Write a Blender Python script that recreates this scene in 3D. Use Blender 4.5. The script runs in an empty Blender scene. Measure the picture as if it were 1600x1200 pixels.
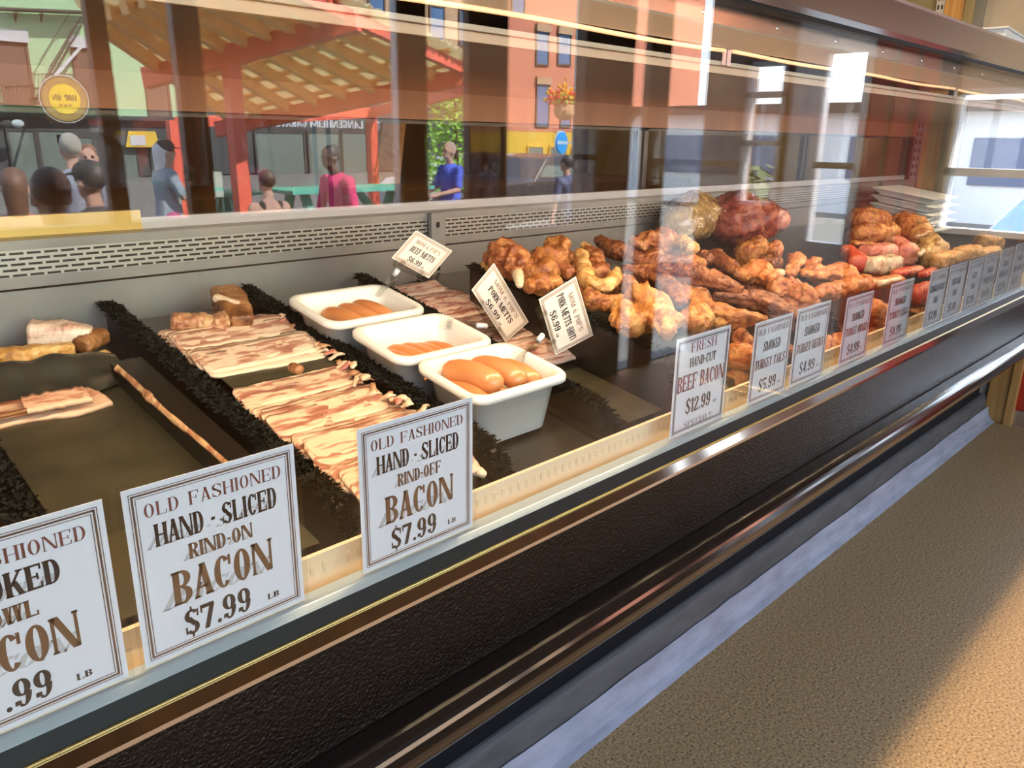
import bpy, math, random
from mathutils import Vector, Matrix, noise
D = bpy.data
SC = bpy.context.scene
COL = SC.collection

# ------------------------------------------------------------------ camera
EYE = Vector((0.0, 0.0, 1.2))
VPX, VPY, ROLL, FPX = 2075.0, 237.0, 0.015, 1230.0
_X = Vector((VPX-800, VPY-600, FPX)).normalized()
_d = -ROLL*(VPX-800) + (VPY-600)
_Z = -Vector((-ROLL, 1.0, -_d/FPX)).normalized()
_Y = _Z.cross(_X)
def ray(u, v):
    q = Vector((u-800.0, v-600.0, FPX))
    return Vector((_X.dot(q), _Y.dot(q), _Z.dot(q)))
cam = D.cameras.new('camera'); camo = D.objects.new('camera', cam); COL.objects.link(camo)
cam.sensor_width = 36.0; cam.lens = FPX/1600*36.0; cam.clip_start = 0.02; cam.clip_end = 300
_m = Matrix(((_X.x, -_X.y, -_X.z), (_Y.x, -_Y.y, -_Y.z), (_Z.x, -_Z.y, -_Z.z))).to_4x4()
_m.translation = EYE
camo.matrix_world = _m
SC.camera = camo

# ------------------------------------------------------------------ view
SC.view_settings.view_transform = 'Standard'
SC.view_settings.look = 'None'
SC.view_settings.gamma = 1.0
SC.view_settings.use_curve_mapping = False
SC.view_settings.exposure = 0.0
SC.cycles.transparent_max_bounces = 24
SC.cycles.max_bounces = 10
SC.cycles.diffuse_bounces = 4
SC.cycles.glossy_bounces = 5
SC.cycles.caustics_reflective = False
SC.cycles.caustics_refractive = False
SC.cycles.sample_clamp_indirect = 6.0

# ------------------------------------------------------------------ sky and sun
w = D.worlds.new('sky'); SC.world = w; w.use_nodes = True
nt = w.node_tree; nt.nodes.clear()
o_ = nt.nodes.new('ShaderNodeOutputWorld'); bg = nt.nodes.new('ShaderNodeBackground')
tc = nt.nodes.new('ShaderNodeTexCoord'); sx = nt.nodes.new('ShaderNodeSeparateXYZ'); rp = nt.nodes.new('ShaderNodeValToRGB')
nt.links.new(tc.outputs['Generated'], sx.inputs[0]); nt.links.new(sx.outputs['Z'], rp.inputs[0])
e = rp.color_ramp.elements
e[0].position = 0.0; e[0].color = (0.90, 0.95, 1.0, 1); e[1].position = 0.7; e[1].color = (0.40, 0.58, 0.92, 1)
k_ = e.new(0.25); k_.color = (0.70, 0.83, 1.0, 1)
nt.links.new(rp.outputs[0], bg.inputs[0]); bg.inputs[1].default_value = 8.5
nt.links.new(bg.outputs[0], o_.inputs[0])
SUN = 60.0
s_ = D.lights.new('sun', 'SUN'); s_.energy = SUN; s_.angle = math.radians(0.6); s_.color = (1.0, 0.94, 0.84)
so = D.objects.new('sun', s_); COL.objects.link(so); so.location = (0, 4, 12)
so.rotation_euler = Vector((-0.30, -0.62, -0.74)).to_track_quat('-Z', 'Y').to_euler()

def lamp(name, kind, loc, direction, energy, color, **kw):
    l = D.lights.new(name, kind); l.energy = energy; l.color = color
    for a, b in kw.items(): setattr(l, a, b)
    o = D.objects.new(name, l); COL.objects.link(o); o.location = loc
    o.rotation_euler = Vector(direction).to_track_quat('-Z', 'X' if kind == 'AREA' else 'Y').to_euler()
    return o
WARM = (1.0, 0.74, 0.46)
# the LED strip that runs the length of the case under the canopy lip
for i in range(5):
    x0 = -0.9 + i*0.96
    l = lamp('case_strip_light', 'AREA', (x0+0.48, 0.628, 1.283), (0, 0.30, -0.95), 6.2, WARM, shape='RECTANGLE', size=0.94, size_y=0.016)
    l.rotation_euler = Matrix(((1, 0, 0), (0, 0.95, -0.30), (0, 0.30, 0.95))).to_euler()
# warm ceiling lamps of the shop: a row over the case, two over the service side
for x in (0.6, 1.8, 3.0):
    lamp('ceiling_lamp', 'SPOT', (x, 0.725, 2.66), (0, -0.05, -1), 110.0, (1.0, 0.70, 0.38), spot_size=math.radians(125), spot_blend=0.6, shadow_soft_size=0.05)
for x in (1.2, 3.2):
    lamp('service_lamp', 'POINT', (x, 2.3, 2.3), (0, 0, -1), 22.0, (1.0, 0.7, 0.42), shadow_soft_size=0.08)

# ------------------------------------------------------------------ materials
def mat(name, color, rough=0.5, metal=0.0, bump=None, ramp=None, scale=8.0, detail=4.0, stretch=(1, 1, 1), coord='Object', spec=0.5, coat=0.0, bscale=None, alpha=None, emit=None, voronoi=False, bdist=0.004):
    m = D.materials.new(name); m.use_nodes = True
    nt = m.node_tree; b = nt.nodes['Principled BSDF']
    b.inputs['Base Color'].default_value = (*color, 1); b.inputs['Roughness'].default_value = rough
    b.inputs['Metallic'].default_value = metal; b.inputs['Specular IOR Level'].default_value = spec
    if coat: b.inputs['Coat Weight'].default_value = coat; b.inputs['Coat Roughness'].default_value = 0.12
    if alpha is not None: b.inputs['Alpha'].default_value = alpha
    if emit: b.inputs['Emission Color'].default_value = (*emit[0], 1); b.inputs['Emission Strength'].default_value = emit[1]
    if ramp or bump:
        tc = nt.nodes.new('ShaderNodeTexCoord'); mp = nt.nodes.new('ShaderNodeMapping')
        mp.inputs['Scale'].default_value = stretch
        nt.links.new(tc.outputs[coord], mp.inputs[0])
    if ramp:
        if voronoi:
            n = nt.nodes.new('ShaderNodeTexVoronoi'); n.inputs['Scale'].default_value = scale; out = n.outputs['Distance']
        else:
            n = nt.nodes.new('ShaderNodeTexNoise'); n.inputs['Scale'].default_value = scale; n.inputs['Detail'].default_value = detail; out = n.outputs['Fac']
        nt.links.new(mp.outputs[0], n.inputs['Vector'])
        r = nt.nodes.new('ShaderNodeValToRGB'); el = r.color_ramp.elements
        while len(el) < len(ramp): el.new(0.5)
        for i, (p, c) in enumerate(ramp): el[i].position = p; el[i].color = (*c, 1)
        nt.links.new(out, r.inputs[0]); nt.links.new(r.outputs[0], b.inputs['Base Color'])
    if bump:
        n2 = nt.nodes.new('ShaderNodeTexNoise'); n2.inputs['Scale'].default_value = bscale or scale*2; n2.inputs['Detail'].default_value = 5
        nt.links.new(mp.outputs[0], n2.inputs['Vector'])
        bp = nt.nodes.new('ShaderNodeBump'); bp.inputs['Strength'].default_value = bump; bp.inputs['Distance'].default_value = bdist
        nt.links.new(n2.outputs['Fac'], bp.inputs['Height']); nt.links.new(bp.outputs[0], b.inputs['Normal'])
    return m

def glass(name, f0=0.04, tint=(1, 1, 1), rough=0.0):
    """clear pane: see through it, and both faces mirror what stands before it, more so at a grazing angle"""
    m = D.materials.new(name); m.use_nodes = True; nt = m.node_tree; nt.nodes.clear()
    out = nt.nodes.new('ShaderNodeOutputMaterial'); mix = nt.nodes.new('ShaderNodeMixShader')
    tr = nt.nodes.new('ShaderNodeBsdfTransparent'); gl = nt.nodes.new('ShaderNodeBsdfGlossy')
    tr.inputs[0].default_value = (*tint, 1); gl.inputs['Roughness'].default_value = rough
    ge = nt.nodes.new('ShaderNodeNewGeometry'); dot = nt.nodes.new('ShaderNodeVectorMath'); dot.operation = 'DOT_PRODUCT'
    nt.links.new(ge.outputs['Incoming'], dot.inputs[0]); nt.links.new(ge.outputs['True Normal'], dot.inputs[1])
    def mth(op, a, b=None):
        n = nt.nodes.new('ShaderNodeMath'); n.operation = op
        for i, x in enumerate((a, b)):
            if x is None: continue
            if isinstance(x, (int, float)): n.inputs[i].default_value = x
            else: nt.links.new(x, n.inputs[i])
        return n.outputs[0]
    c = mth('ABSOLUTE', dot.outputs['Value']); c = mth('SUBTRACT', 1.0, c); c = mth('POWER', c, 5.0)
    c = mth('MULTIPLY', c, 1-f0); c = mth('ADD', c, f0)
    nt.links.new(c, mix.inputs[0]); nt.links.new(tr.outputs[0], mix.inputs[1]); nt.links.new(gl.outputs[0], mix.inputs[2])
    nt.links.new(mix.outputs[0], out.inputs[0])
    return m

M = {}
M['glass'] = glass('case_glass', 0.062)
M['winglass'] = glass('window_glass', 0.04)
M['doorglass'] = glass('smoked_door_glass', 0.010, (0.75, 0.72, 0.68))
M['film'] = glass('clear_plastic', 0.05, (0.97, 0.97, 0.96), 0.08)
M['acrylic'] = glass('clear_acrylic', 0.09, (0.93, 0.93, 0.91), 0.06)
M['steel'] = mat('brushed_steel', (0.76, 0.72, 0.69), 0.26, 1.0)
M['canopy'] = mat('canopy_steel', (0.52, 0.43, 0.31), 0.22, 1.0)
M['steel_back'] = mat('stainless_back', (0.50, 0.50, 0.49), 0.45, 0.75, ramp=[(0.3, (0.20, 0.205, 0.21)), (0.7, (0.30, 0.30, 0.30))], scale=5)
M['chrome'] = mat('chrome', (0.75, 0.75, 0.76), 0.08, 1.0)
M['alu'] = mat('aluminium_channel', (0.42, 0.50, 0.52), 0.4, 0.4)
M['brass'] = mat('brass_trim', (0.50, 0.36, 0.13), 0.38, 0.7)
M['gasket'] = mat('black_gasket', (0.008, 0.008, 0.008), 0.55, spec=0.2)
M['apron'] = mat('black_laminate', (0.006, 0.003, 0.002), 0.18, bump=0.7, bscale=300, spec=0.25)
M['bumper'] = mat('bumper_vinyl', (0.012, 0.008, 0.006), 0.12, coat=0.3)
M['kick'] = mat('kick_black', (0.005, 0.007, 0.010), 0.5, spec=0.2)
M['lightpaint'] = mat('light_shade_paint', (0.70, 0.50, 0.33), 0.35)
M['tube'] = mat('led_tube', (1, 0.8, 0.5), 0.4, emit=((1.0, 0.50, 0.20), 1.0))
M['rail'] = mat('cream_rail', (0.72, 0.58, 0.38), 0.45)
M['deck'] = mat('black_deck', (0.020, 0.018, 0.014), 0.30, bump=0.1, bscale=30)
M['panpaper'] = mat('dark_paper', (0.045, 0.040, 0.022), 0.42, ramp=[(0.3, (0.030, 0.028, 0.016)), (0.7, (0.060, 0.052, 0.028))], scale=14, bump=0.35, bscale=18)
M['blackplast'] = mat('black_plastic', (0.012, 0.010, 0.008), 0.30)
M['fringe'] = mat('black_green_fringe', (0.006, 0.008, 0.006), 0.6, spec=0.12)
M['tub'] = mat('white_tub_plastic', (0.80, 0.78, 0.70), 0.32)
M['paper'] = mat('sign_paper', (0.83, 0.87, 0.95), 0.6)
M['tagpaper'] = mat('tag_paper', (0.80, 0.72, 0.62), 0.6)
M['ink_black'] = mat('ink_black', (0.012, 0.010, 0.010), 0.6)
M['ink_brown'] = mat('ink_brown', (0.16, 0.075, 0.035), 0.6)
M['ink_red'] = mat('ink_red', (0.22, 0.03, 0.05), 0.6)
M['ink_slate'] = mat('ink_slate', (0.17, 0.14, 0.19), 0.6)
M['ink_rust'] = mat('ink_rust', (0.22, 0.07, 0.05), 0.6)
M['ink_grey'] = mat('ink_grey', (0.56, 0.57, 0.60), 0.6)
M['white'] = mat('white_plastic', (0.8, 0.8, 0.8), 0.4)
M['sausage'] = mat('sausage_skin', (0.62, 0.24, 0.09), 0.28, ramp=[(0.25, (0.50, 0.17, 0.055)), (0.75, (0.70, 0.30, 0.11))], scale=16, bump=0.08, bscale=220, coat=0.25)
M['floor'] = mat('speckled_floor', (0.3, 0.24, 0.16), 0.5, ramp=[(0.30, (0.12, 0.066, 0.024)), (0.46, (0.38, 0.240, 0.105)), (0.60, (0.46, 0.300, 0.140)), (0.76, (0.70, 0.50, 0.27))], scale=170, detail=2)
M['curb'] = mat('grey_curb_paint', (0.10, 0.097, 0.095), 0.55, ramp=[(0.3, (0.075, 0.073, 0.070)), (0.7, (0.12, 0.117, 0.112))], scale=30, bump=0.3, bscale=60, stretch=(0.3, 1, 1))
M['cove'] = mat('grey_cove_paint', (0.36, 0.37, 0.42), 0.6, ramp=[(0.3, (0.28, 0.29, 0.33)), (0.7, (0.42, 0.43, 0.49))], scale=30, bump=0.4, bscale=70, stretch=(0.3, 1, 1))
M['redpanel'] = mat('red_panel', (0.40, 0.030, 0.012), 0.40)
M['wood'] = mat('amber_wood', (0.50, 0.26, 0.07), 0.45, ramp=[(0.3, (0.40, 0.19, 0.045)), (0.7, (0.60, 0.34, 0.11))], scale=5, stretch=(10, 10, 0.6))
M['brownwood'] = mat('brown_wood', (0.17, 0.075, 0.032), 0.5, ramp=[(0.3, (0.12, 0.05, 0.02)), (0.7, (0.22, 0.10, 0.045))], scale=5, stretch=(8, 8, 0.5))
M['darkwood'] = mat('dark_brown_panel', (0.085, 0.045, 0.02), 0.5, ramp=[(0.3, (0.05, 0.026, 0.011)), (0.7, (0.12, 0.065, 0.03))], scale=4, stretch=(8, 8, 0.5))
M['copper'] = mat('orange_brown_header', (0.28, 0.10, 0.030), 0.4, ramp=[(0.3, (0.22, 0.070, 0.022)), (0.7, (0.32, 0.12, 0.038))], scale=6, stretch=(2, 2, 0.3))
M['plaster'] = mat('grey_plaster', (0.40, 0.36, 0.30), 0.8, ramp=[(0.3, (0.34, 0.30, 0.25)), (0.7, (0.46, 0.42, 0.35))], scale=4)
M['ceiling'] = mat('ceiling_paint', (0.30, 0.26, 0.22), 0.8)
M['whiteframe'] = mat('white_frame', (0.6, 0.6, 0.6), 0.45)
M['greyframe'] = mat('grey_metal_frame', (0.45, 0.45, 0.47), 0.35, 0.4)
M['darkframe'] = mat('dark_bronze_frame', (0.03, 0.026, 0.024), 0.35, 0.3)

# vent: slots cut through steel, drawn as staggered rows of dark slots
def vent_mat():
    m = mat('slotted_steel', (0.5, 0.5, 0.5), 0.4, 0.85); nt = m.node_tree; b = nt.nodes['Principled BSDF']
    tc = nt.nodes.new('ShaderNodeTexCoord'); mp = nt.nodes.new('ShaderNodeMapping'); mp.inputs['Rotation'].default_value = (math.radians(90), 0, 0)
    br = nt.nodes.new('ShaderNodeTexBrick'); br.inputs['Scale'].default_value = 1.0
    br.inputs['Color1'].default_value = (0.006, 0.006, 0.006, 1); br.inputs['Color2'].default_value = (0.006, 0.006, 0.006, 1)
    br.inputs['Mortar'].default_value = (0.40, 0.41, 0.40, 1)
    br.inputs['Brick Width'].default_value = 0.0225; br.inputs['Row Height'].default_value = 0.0078; br.inputs['Mortar Size'].default_value = 0.0022; br.inputs['Mortar Smooth'].default_value = 0.0
    nt.links.new(tc.outputs['Object'], mp.inputs[0]); nt.links.new(mp.outputs[0], br.inputs['Vector'])
    nt.links.new(br.outputs['Color'], b.inputs['Base Color'])
    iv = nt.nodes.new('ShaderNodeMath'); iv.operation = 'MULTIPLY'; iv.inputs[1].default_value = 0.85
    nt.links.new(br.outputs['Fac'], iv.inputs[0]); nt.links.new(iv.outputs[0], b.inputs['Metallic'])
    return m
M['vent'] = vent_mat()

def smoke(name, dark, mid, light, scale=22.0, coat=0.12, rough=0.42, bump=0.9, stretch=(1, 1, 1)):
    return mat(name, mid, rough, ramp=[(0.30, dark), (0.47, mid), (0.66, light)], scale=scale*2.2, detail=8, bump=bump, bscale=scale*5, coat=coat, stretch=stretch, bdist=0.008)
M['gold'] = smoke('smoked_golden_skin', (0.24, 0.065, 0.014), (0.50, 0.19, 0.045), (0.72, 0.38, 0.12))
M['amber'] = smoke('smoked_amber_skin', (0.17, 0.038, 0.010), (0.38, 0.125, 0.03), (0.58, 0.26, 0.075))
M['neck'] = smoke('smoked_neck_meat', (0.075, 0.017, 0.008), (0.22, 0.062, 0.021), (0.42, 0.16, 0.055), scale=26)
M['thigh'] = smoke('smoked_dark_meat', (0.13, 0.03, 0.012), (0.34, 0.10, 0.032), (0.58, 0.27, 0.10), scale=20)
M['pale'] = smoke('smoked_pale_skin', (0.42, 0.17, 0.04), (0.66, 0.34, 0.10), (0.82, 0.55, 0.24))
M['orange'] = smoke('smoked_orange_skin', (0.30, 0.062, 0.016), (0.52, 0.16, 0.04), (0.70, 0.32, 0.11))
M['redham'] = smoke('red_ham_meat', (0.09, 0.014, 0.009), (0.22, 0.038, 0.024), (0.42, 0.13, 0.07), scale=12)
M['pinkham'] = smoke('pink_ham_meat', (0.40, 0.10, 0.07), (0.55, 0.19, 0.13), (0.72, 0.42, 0.30), scale=10)
M['brightred'] = smoke('bright_red_ham', (0.36, 0.035, 0.020), (0.52, 0.08, 0.040), (0.68, 0.22, 0.12), scale=12)
M['hambag'] = smoke('netted_ham_skin', (0.20, 0.10, 0.03), (0.38, 0.21, 0.06), (0.55, 0.36, 0.14), scale=16)
M['fat'] = smoke('white_fat', (0.48, 0.30, 0.17), (0.68, 0.50, 0.32), (0.80, 0.68, 0.48), scale=14, bump=0.3)
M['slabwhite'] = smoke('streaky_white_slab', (0.42, 0.17, 0.11), (0.68, 0.50, 0.38), (0.82, 0.70, 0.56), scale=10, bump=0.3, stretch=(0.4, 1, 2.6))
M['slabgold'] = smoke('golden_crust_slab', (0.26, 0.10, 0.02), (0.55, 0.29, 0.07), (0.72, 0.48, 0.19))
M['slabbrown'] = smoke('brown_rind_slab', (0.08, 0.026, 0.008), (0.22, 0.085, 0.026), (0.40, 0.19, 0.07), scale=10)
M['slabmottle'] = smoke('mottled_slab', (0.25, 0.08, 0.04), (0.46, 0.22, 0.11), (0.66, 0.44, 0.22), scale=18)
M['bone'] = mat('bone', (0.66, 0.46, 0.26), 0.45)

def bacon_mat(name, fat, lean, leandark, streak=7.0):
    m = D.materials.new(name); m.use_nodes = True; nt = m.node_tree; b = nt.nodes['Principled BSDF']
    b.inputs['Roughness'].default_value = 0.40; b.inputs['Coat Weight'].default_value = 0.15
    at = nt.nodes.new('ShaderNodeUVMap'); mp = nt.nodes.new('ShaderNodeMapping')
    oi = nt.nodes.new('ShaderNodeObjectInfo'); nt.links.new(at.outputs[0], mp.inputs['Vector'])
    mp.inputs['Scale'].default_value = (3.2, streak, 1)
    cb = nt.nodes.new('ShaderNodeCombineXYZ'); mu = nt.nodes.new('ShaderNodeMath'); mu.operation = 'MULTIPLY'; mu.inputs[1].default_value = 37.0
    nt.links.new(oi.outputs['Random'], mu.inputs[0]); nt.links.new(mu.outputs[0], cb.inputs[2]); nt.links.new(mu.outputs[0], cb.inputs[0])
    nt.links.new(cb.outputs[0], mp.inputs['Location'])
    n = nt.nodes.new('ShaderNodeTexNoise'); n.inputs['Scale'].default_value = 1.0; n.inputs['Detail'].default_value = 3; n.inputs['Roughness'].default_value = 0.5
    nt.links.new(mp.outputs[0], n.inputs['Vector'])
    r = nt.nodes.new('ShaderNodeValToRGB'); el = r.color_ramp.elements
    el[0].position = 0.36; el[0].color = (*leandark, 1); el[1].position = 0.53; el[1].color = (*fat, 1); q = el.new(0.46); q.color = (*lean, 1)
    nt.links.new(n.outputs['Fac'], r.inputs[0])
    # the fat cap along the front edge of each slice
    sp = nt.nodes.new('ShaderNodeSeparateXYZ'); nt.links.new(at.outputs[0], sp.inputs[0])
    cr = nt.nodes.new('ShaderNodeValToRGB'); ce = cr.color_ramp.elements
    ce[0].position = 0.05; ce[0].color = (1, 1, 1, 1); ce[1].position = 0.15; ce[1].color = (0, 0, 0, 1)
    nt.links.new(sp.outputs['Y'], cr.inputs[0])
    mx = nt.nodes.new('ShaderNodeMixRGB'); mx.inputs[2].default_value = (*fat, 1)
    nt.links.new(cr.outputs[0], mx.inputs[0]); nt.links.new(r.outputs[0], mx.inputs[1]); nt.links.new(mx.outputs[0], b.inputs['Base Color'])
    return m
M['bacon'] = bacon_mat('pork_bacon', (0.78, 0.60, 0.43), (0.50, 0.26, 0.18), (0.36, 0.16, 0.11), 5.0)
M['bacon_red'] = bacon_mat('pork_bacon_lean', (0.76, 0.55, 0.37), (0.48, 0.225, 0.145), (0.33, 0.125, 0.08), 4.5)
M['beefbacon'] = bacon_mat('beef_bacon', (0.74, 0.54, 0.42), (0.52, 0.23, 0.18), (0.36, 0.12, 0.09), 5.0)
M['jowl'] = bacon_mat('jowl_bacon', (0.74, 0.47, 0.30), (0.62, 0.30, 0.19), (0.45, 0.17, 0.09), 5.0)

# ------------------------------------------------------------------ mesh helpers
def wloc(o):
    p = Vector((0, 0, 0))
    while o is not None: p = p+o.location; o = o.parent
    return p
class MB:
    def __init__(s): s.v = []; s.f = []; s.uv = None
    def add(s, vs, fs):
        o = len(s.v); s.v += [tuple(p) for p in vs]; s.f += [tuple(i+o for i in f) for f in fs]; return s
    def box(s, x0, x1, y0, y1, z0, z1):
        return s.add([(x0, y0, z0), (x1, y0, z0), (x1, y1, z0), (x0, y1, z0), (x0, y0, z1), (x1, y0, z1), (x1, y1, z1), (x0, y1, z1)],
                     [(3, 2, 1, 0), (4, 5, 6, 7), (0, 1, 5, 4), (1, 2, 6, 5), (2, 3, 7, 6), (3, 0, 4, 7)])
    def hexa(s, lo, hi):   # two quads, matching order
        return s.add(list(lo)+list(hi), [(3, 2, 1, 0), (4, 5, 6, 7), (0, 1, 5, 4), (1, 2, 6, 5), (2, 3, 7, 6), (3, 0, 4, 7)])
    def bar(s, a, b, w, h, up=(0, 0, 1)):
        a = Vector(a); b = Vector(b); d = (b-a).normalized(); u = Vector(up)
        if abs(d.dot(u)) > 0.98: u = Vector((0, 1, 0))
        r = d.cross(u).normalized(); u = r.cross(d)
        q = [(-1, -1), (1, -1), (1, 1), (-1, 1)]
        return s.hexa([a+r*(w/2*i)+u*(h/2*j) for i, j in q], [b+r*(w/2*i)+u*(h/2*j) for i, j in q])
    def prism(s, prof, x0, x1):          # profile of (y, z) run along X
        n = len(prof)
        return s.add([(x0, y, z) for y, z in prof]+[(x1, y, z) for y, z in prof],
                     [(i, (i+1) % n, (i+1) % n+n, i+n) for i in range(n)]+[tuple(range(n))[::-1], tuple(range(n, 2*n))])
    def tube(s, pts, r, n=10, cap=True):
        pts = [Vector(p) for p in pts]; rs = r if isinstance(r, (list, tuple)) else [r]*len(pts)
        o = len(s.v); u = None
        for i, p in enumerate(pts):
            d = (pts[min(i+1, len(pts)-1)]-pts[max(i-1, 0)]).normalized()
            if u is None: u = d.orthogonal().normalized()
            else: u = (u-d*u.dot(d)).normalized()
            w_ = d.cross(u)
            for j in range(n):
                a = 2*math.pi*j/n; q = p+(u*math.cos(a)+w_*math.sin(a))*rs[i]; s.v.append(tuple(q))
        for i in range(len(pts)-1):
            for j in range(n):
                a = o+i*n+j; b = o+i*n+(j+1) % n; s.f.append((a, b, b+n, a+n))
        if cap: s.f.append(tuple(range(o, o+n))[::-1]); e = o+(len(pts)-1)*n; s.f.append(tuple(range(e, e+n)))
        return s
    def ball(s, c, r, n=12, m=8):
        c = Vector(c); r = Vector(r) if not isinstance(r, (int, float)) else Vector((r, r, r)); o = len(s.v)
        for i in range(m+1):
            t = math.pi*i/m
            for j in range(n):
                a = 2*math.pi*j/n; s.v.append((c.x+r.x*math.sin(t)*math.cos(a), c.y+r.y*math.sin(t)*math.sin(a), c.z+r.z*math.cos(t)))
        for i in range(m):
            for j in range(n):
                a = o+i*n+j; b = o+i*n+(j+1) % n; s.f.append((a, a+n, b+n, b))
        return s
    def build(s, name, m, parent=None, smooth=False, bevel=0.0, loc=None):
        me = D.meshes.new(name)
        vs = s.v
        if loc is not None: vs = [(a-loc[0], b-loc[1], c-loc[2]) for a, b, c in vs]
        me.from_pydata(vs, [], s.f); me.update()
        if s.uv:
            l = me.uv_layers.new(name='UVMap')
            for lp in me.loops: l.data[lp.index].uv = s.uv[lp.vertex_index]
        me.materials.append(M[m] if isinstance(m, str) else m)
        if smooth:
            me.polygons.foreach_set('use_smooth', [True]*len(me.polygons))
        o = D.objects.new(name, me); COL.objects.link(o)
        if loc is not None: o.location = loc
        if parent is not None:
            o.parent = parent
            if loc is None: o.location = -wloc(parent)
        if bevel:
            b = o.modifiers.new('bevel', 'BEVEL'); b.width = bevel; b.segments = 2; b.limit_method = 'ANGLE'
        return o
def tag(o, label, cat, group=None, kind=None):
    o['label'] = label
    if cat: o['category'] = cat
    if group: o['group'] = group
    if kind: o['kind'] = kind
    return o
def thing(name, loc, label, cat, group=None):
    o = D.objects.new(name, None); COL.objects.link(o); o.location = loc; o.empty_display_size = 0.05
    return tag(o, label, cat, group)
def struct(o): o['kind'] = 'structure'; return o
ORD = ['first', 'second', 'third', 'fourth', 'fifth', 'sixth', 'seventh', 'eighth', 'ninth', 'tenth', 'eleventh', 'twelfth', 'thirteenth', 'fourteenth', 'fifteenth', 'sixteenth', 'seventeenth', 'eighteenth', 'nineteenth', 'twentieth']
ORD += ['twenty-'+q for q in ORD[:9]]+['thirtieth']

# deck of the case: rises towards the back
SL = 0.182; DY0 = 0.62; DZ0 = 0.775
def dz(y): return DZ0+(y-DY0)*SL
def at_deck(u, v, h=0.0):                # point h above the deck seen at a place in the photograph
    d = ray(u, v); t = (DZ0+h-DY0*SL-EYE.z)/(d.z-SL*d.y); return EYE+d*t
def at_y(u, v, y): d = ray(u, v); return EYE+d*(y/d.y)
def at_x(u, v, x): d = ray(u, v); return EYE+d*(x/d.x)
YG = 0.556
def street(u, v, dep):                   # a place on the street, found through its mirror image in the pane
    p = at_y(u, v, dep); return Vector((p.x, 2*YG-dep, p.z))
# ================================================================== the shop
XE = 4.0                      # end wall
XW = -2.6                     # far left wall
YF = -1.37                    # street front
YB = 3.3                      # wall behind the service side
ZC = 2.75                     # ceiling
ZS = -0.62                    # street level
struct(MB().box(XW, XE, YF, 0.84, -0.12, 0.0).build('floor', 'floor'))
struct(MB().box(XW, XE, 0.84, YB, -0.12, 0.0).build('floor_service', mat('service_floor', (0.10, 0.07, 0.05), 0.6)))
struct(MB().box(XW-0.2, XE+0.2, YF-0.1, YB+0.2, ZC, ZC+0.25).build('ceiling', 'ceiling'))
struct(MB().box(XW, XE, YB, YB+0.15, 0, ZC).build('wall_back', 'darkwood'))
struct(MB().box(XW-0.15, XW, YF, YB, ZS, ZC).build('wall_left', 'darkwood'))
# end wall: red panels, windows and amber posts
ew = MB()
def ewall(y0, y1, z0, z1, t=0.10): return MB().box(XE, XE+t, y0, y1, z0, z1)
struct(ewall(1.33, YB, 0, ZC).build('wall_end_service', mat('khaki_wall', (0.34, 0.30, 0.16), 0.7)))
struct(ewall(0.79, 1.20, 0, ZC).build('wall_end_plaster', 'plaster'))
struct(ewall(0.50, 0.79, 1.02, ZC).build('wall_end_upper', 'plaster'))
struct(ewall(-0.12, 0.50, 1.44, ZC).build('wall_end_header', 'plaster'))
pl = MB().box(XE-0.012, XE+0.05, 0.50, 0.745, 0.07, 0.80); struct(pl.build('trim_red_panel', 'redpanel'))
struct(MB().box(XE-0.02, XE+0.05, -0.10, 0.745, 0.0, 0.07).build('baseboard_end', 'steel'))
struct(MB().box(XE-0.03, XE+0.05, 0.50, 0.79, 0.80, 0.86).build('trim_window_sill', 'darkframe'))
struct(ewall(-0.48, -0.18, 0, ZC).build('wall_end_red', 'redpanel'))
struct(MB().box(XE-0.03, XE+0.10, -0.18, -0.10, 0, ZC).build('trim_dark_post', 'darkframe'))
for i, y in enumerate((-0.29, -0.39)):
    struct(MB().box(XE-0.012, XE, y, y+0.02, 0, ZC).build('trim_batten_%d' % (i+1), 'brownwood'))
def post(name, x0, x1, y0, y1, z0, z1, m, n=None):
    return struct(MB().box(x0, x1, y0, y1, z0, z1).build(name, m))
post('trim_amber_post_1', XE-0.05, XE+0.06, 0.745, 0.775, 0, 0.86, 'wood')
post('trim_amber_post_2', XE-0.03, XE+0.06, 0.775, 0.86, 0, 1.0, 'wood')
post('trim_amber_post_3', XE-0.06, XE+0.02, 1.235, 1.305, 0, ZC, 'wood')
post('trim_olive_post', XE-0.04, XE+0.02, 1.195, 1.232, 0, ZC, mat('olive_trim', (0.30, 0.25, 0.13), 0.6))
post('trim_grey_post', XE-0.02, XE+0.02, 1.16, 1.195, 0, ZC, mat('grey_trim', (0.20, 0.21, 0.19), 0.6))
up = thing('shelf_upright', (XE-0.03, 1.325, 1.3), 'grey slotted metal shelf upright beside the amber post above the case', 'shelf upright')
MB().box(XE-0.045, XE-0.015, 1.312, 1.345, 0.3, ZC-0.05).build('channel', 'greyframe', up)
sl = MB()
for k in range(60): sl.box(XE-0.047, XE-0.0445, 1.318, 1.324, 0.4+k*0.035, 0.417+k*0.035); sl.box(XE-0.047, XE-0.0445, 1.333, 1.339, 0.4+k*0.035, 0.417+k*0.035)
sl.build('slot', 'gasket', up)

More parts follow.
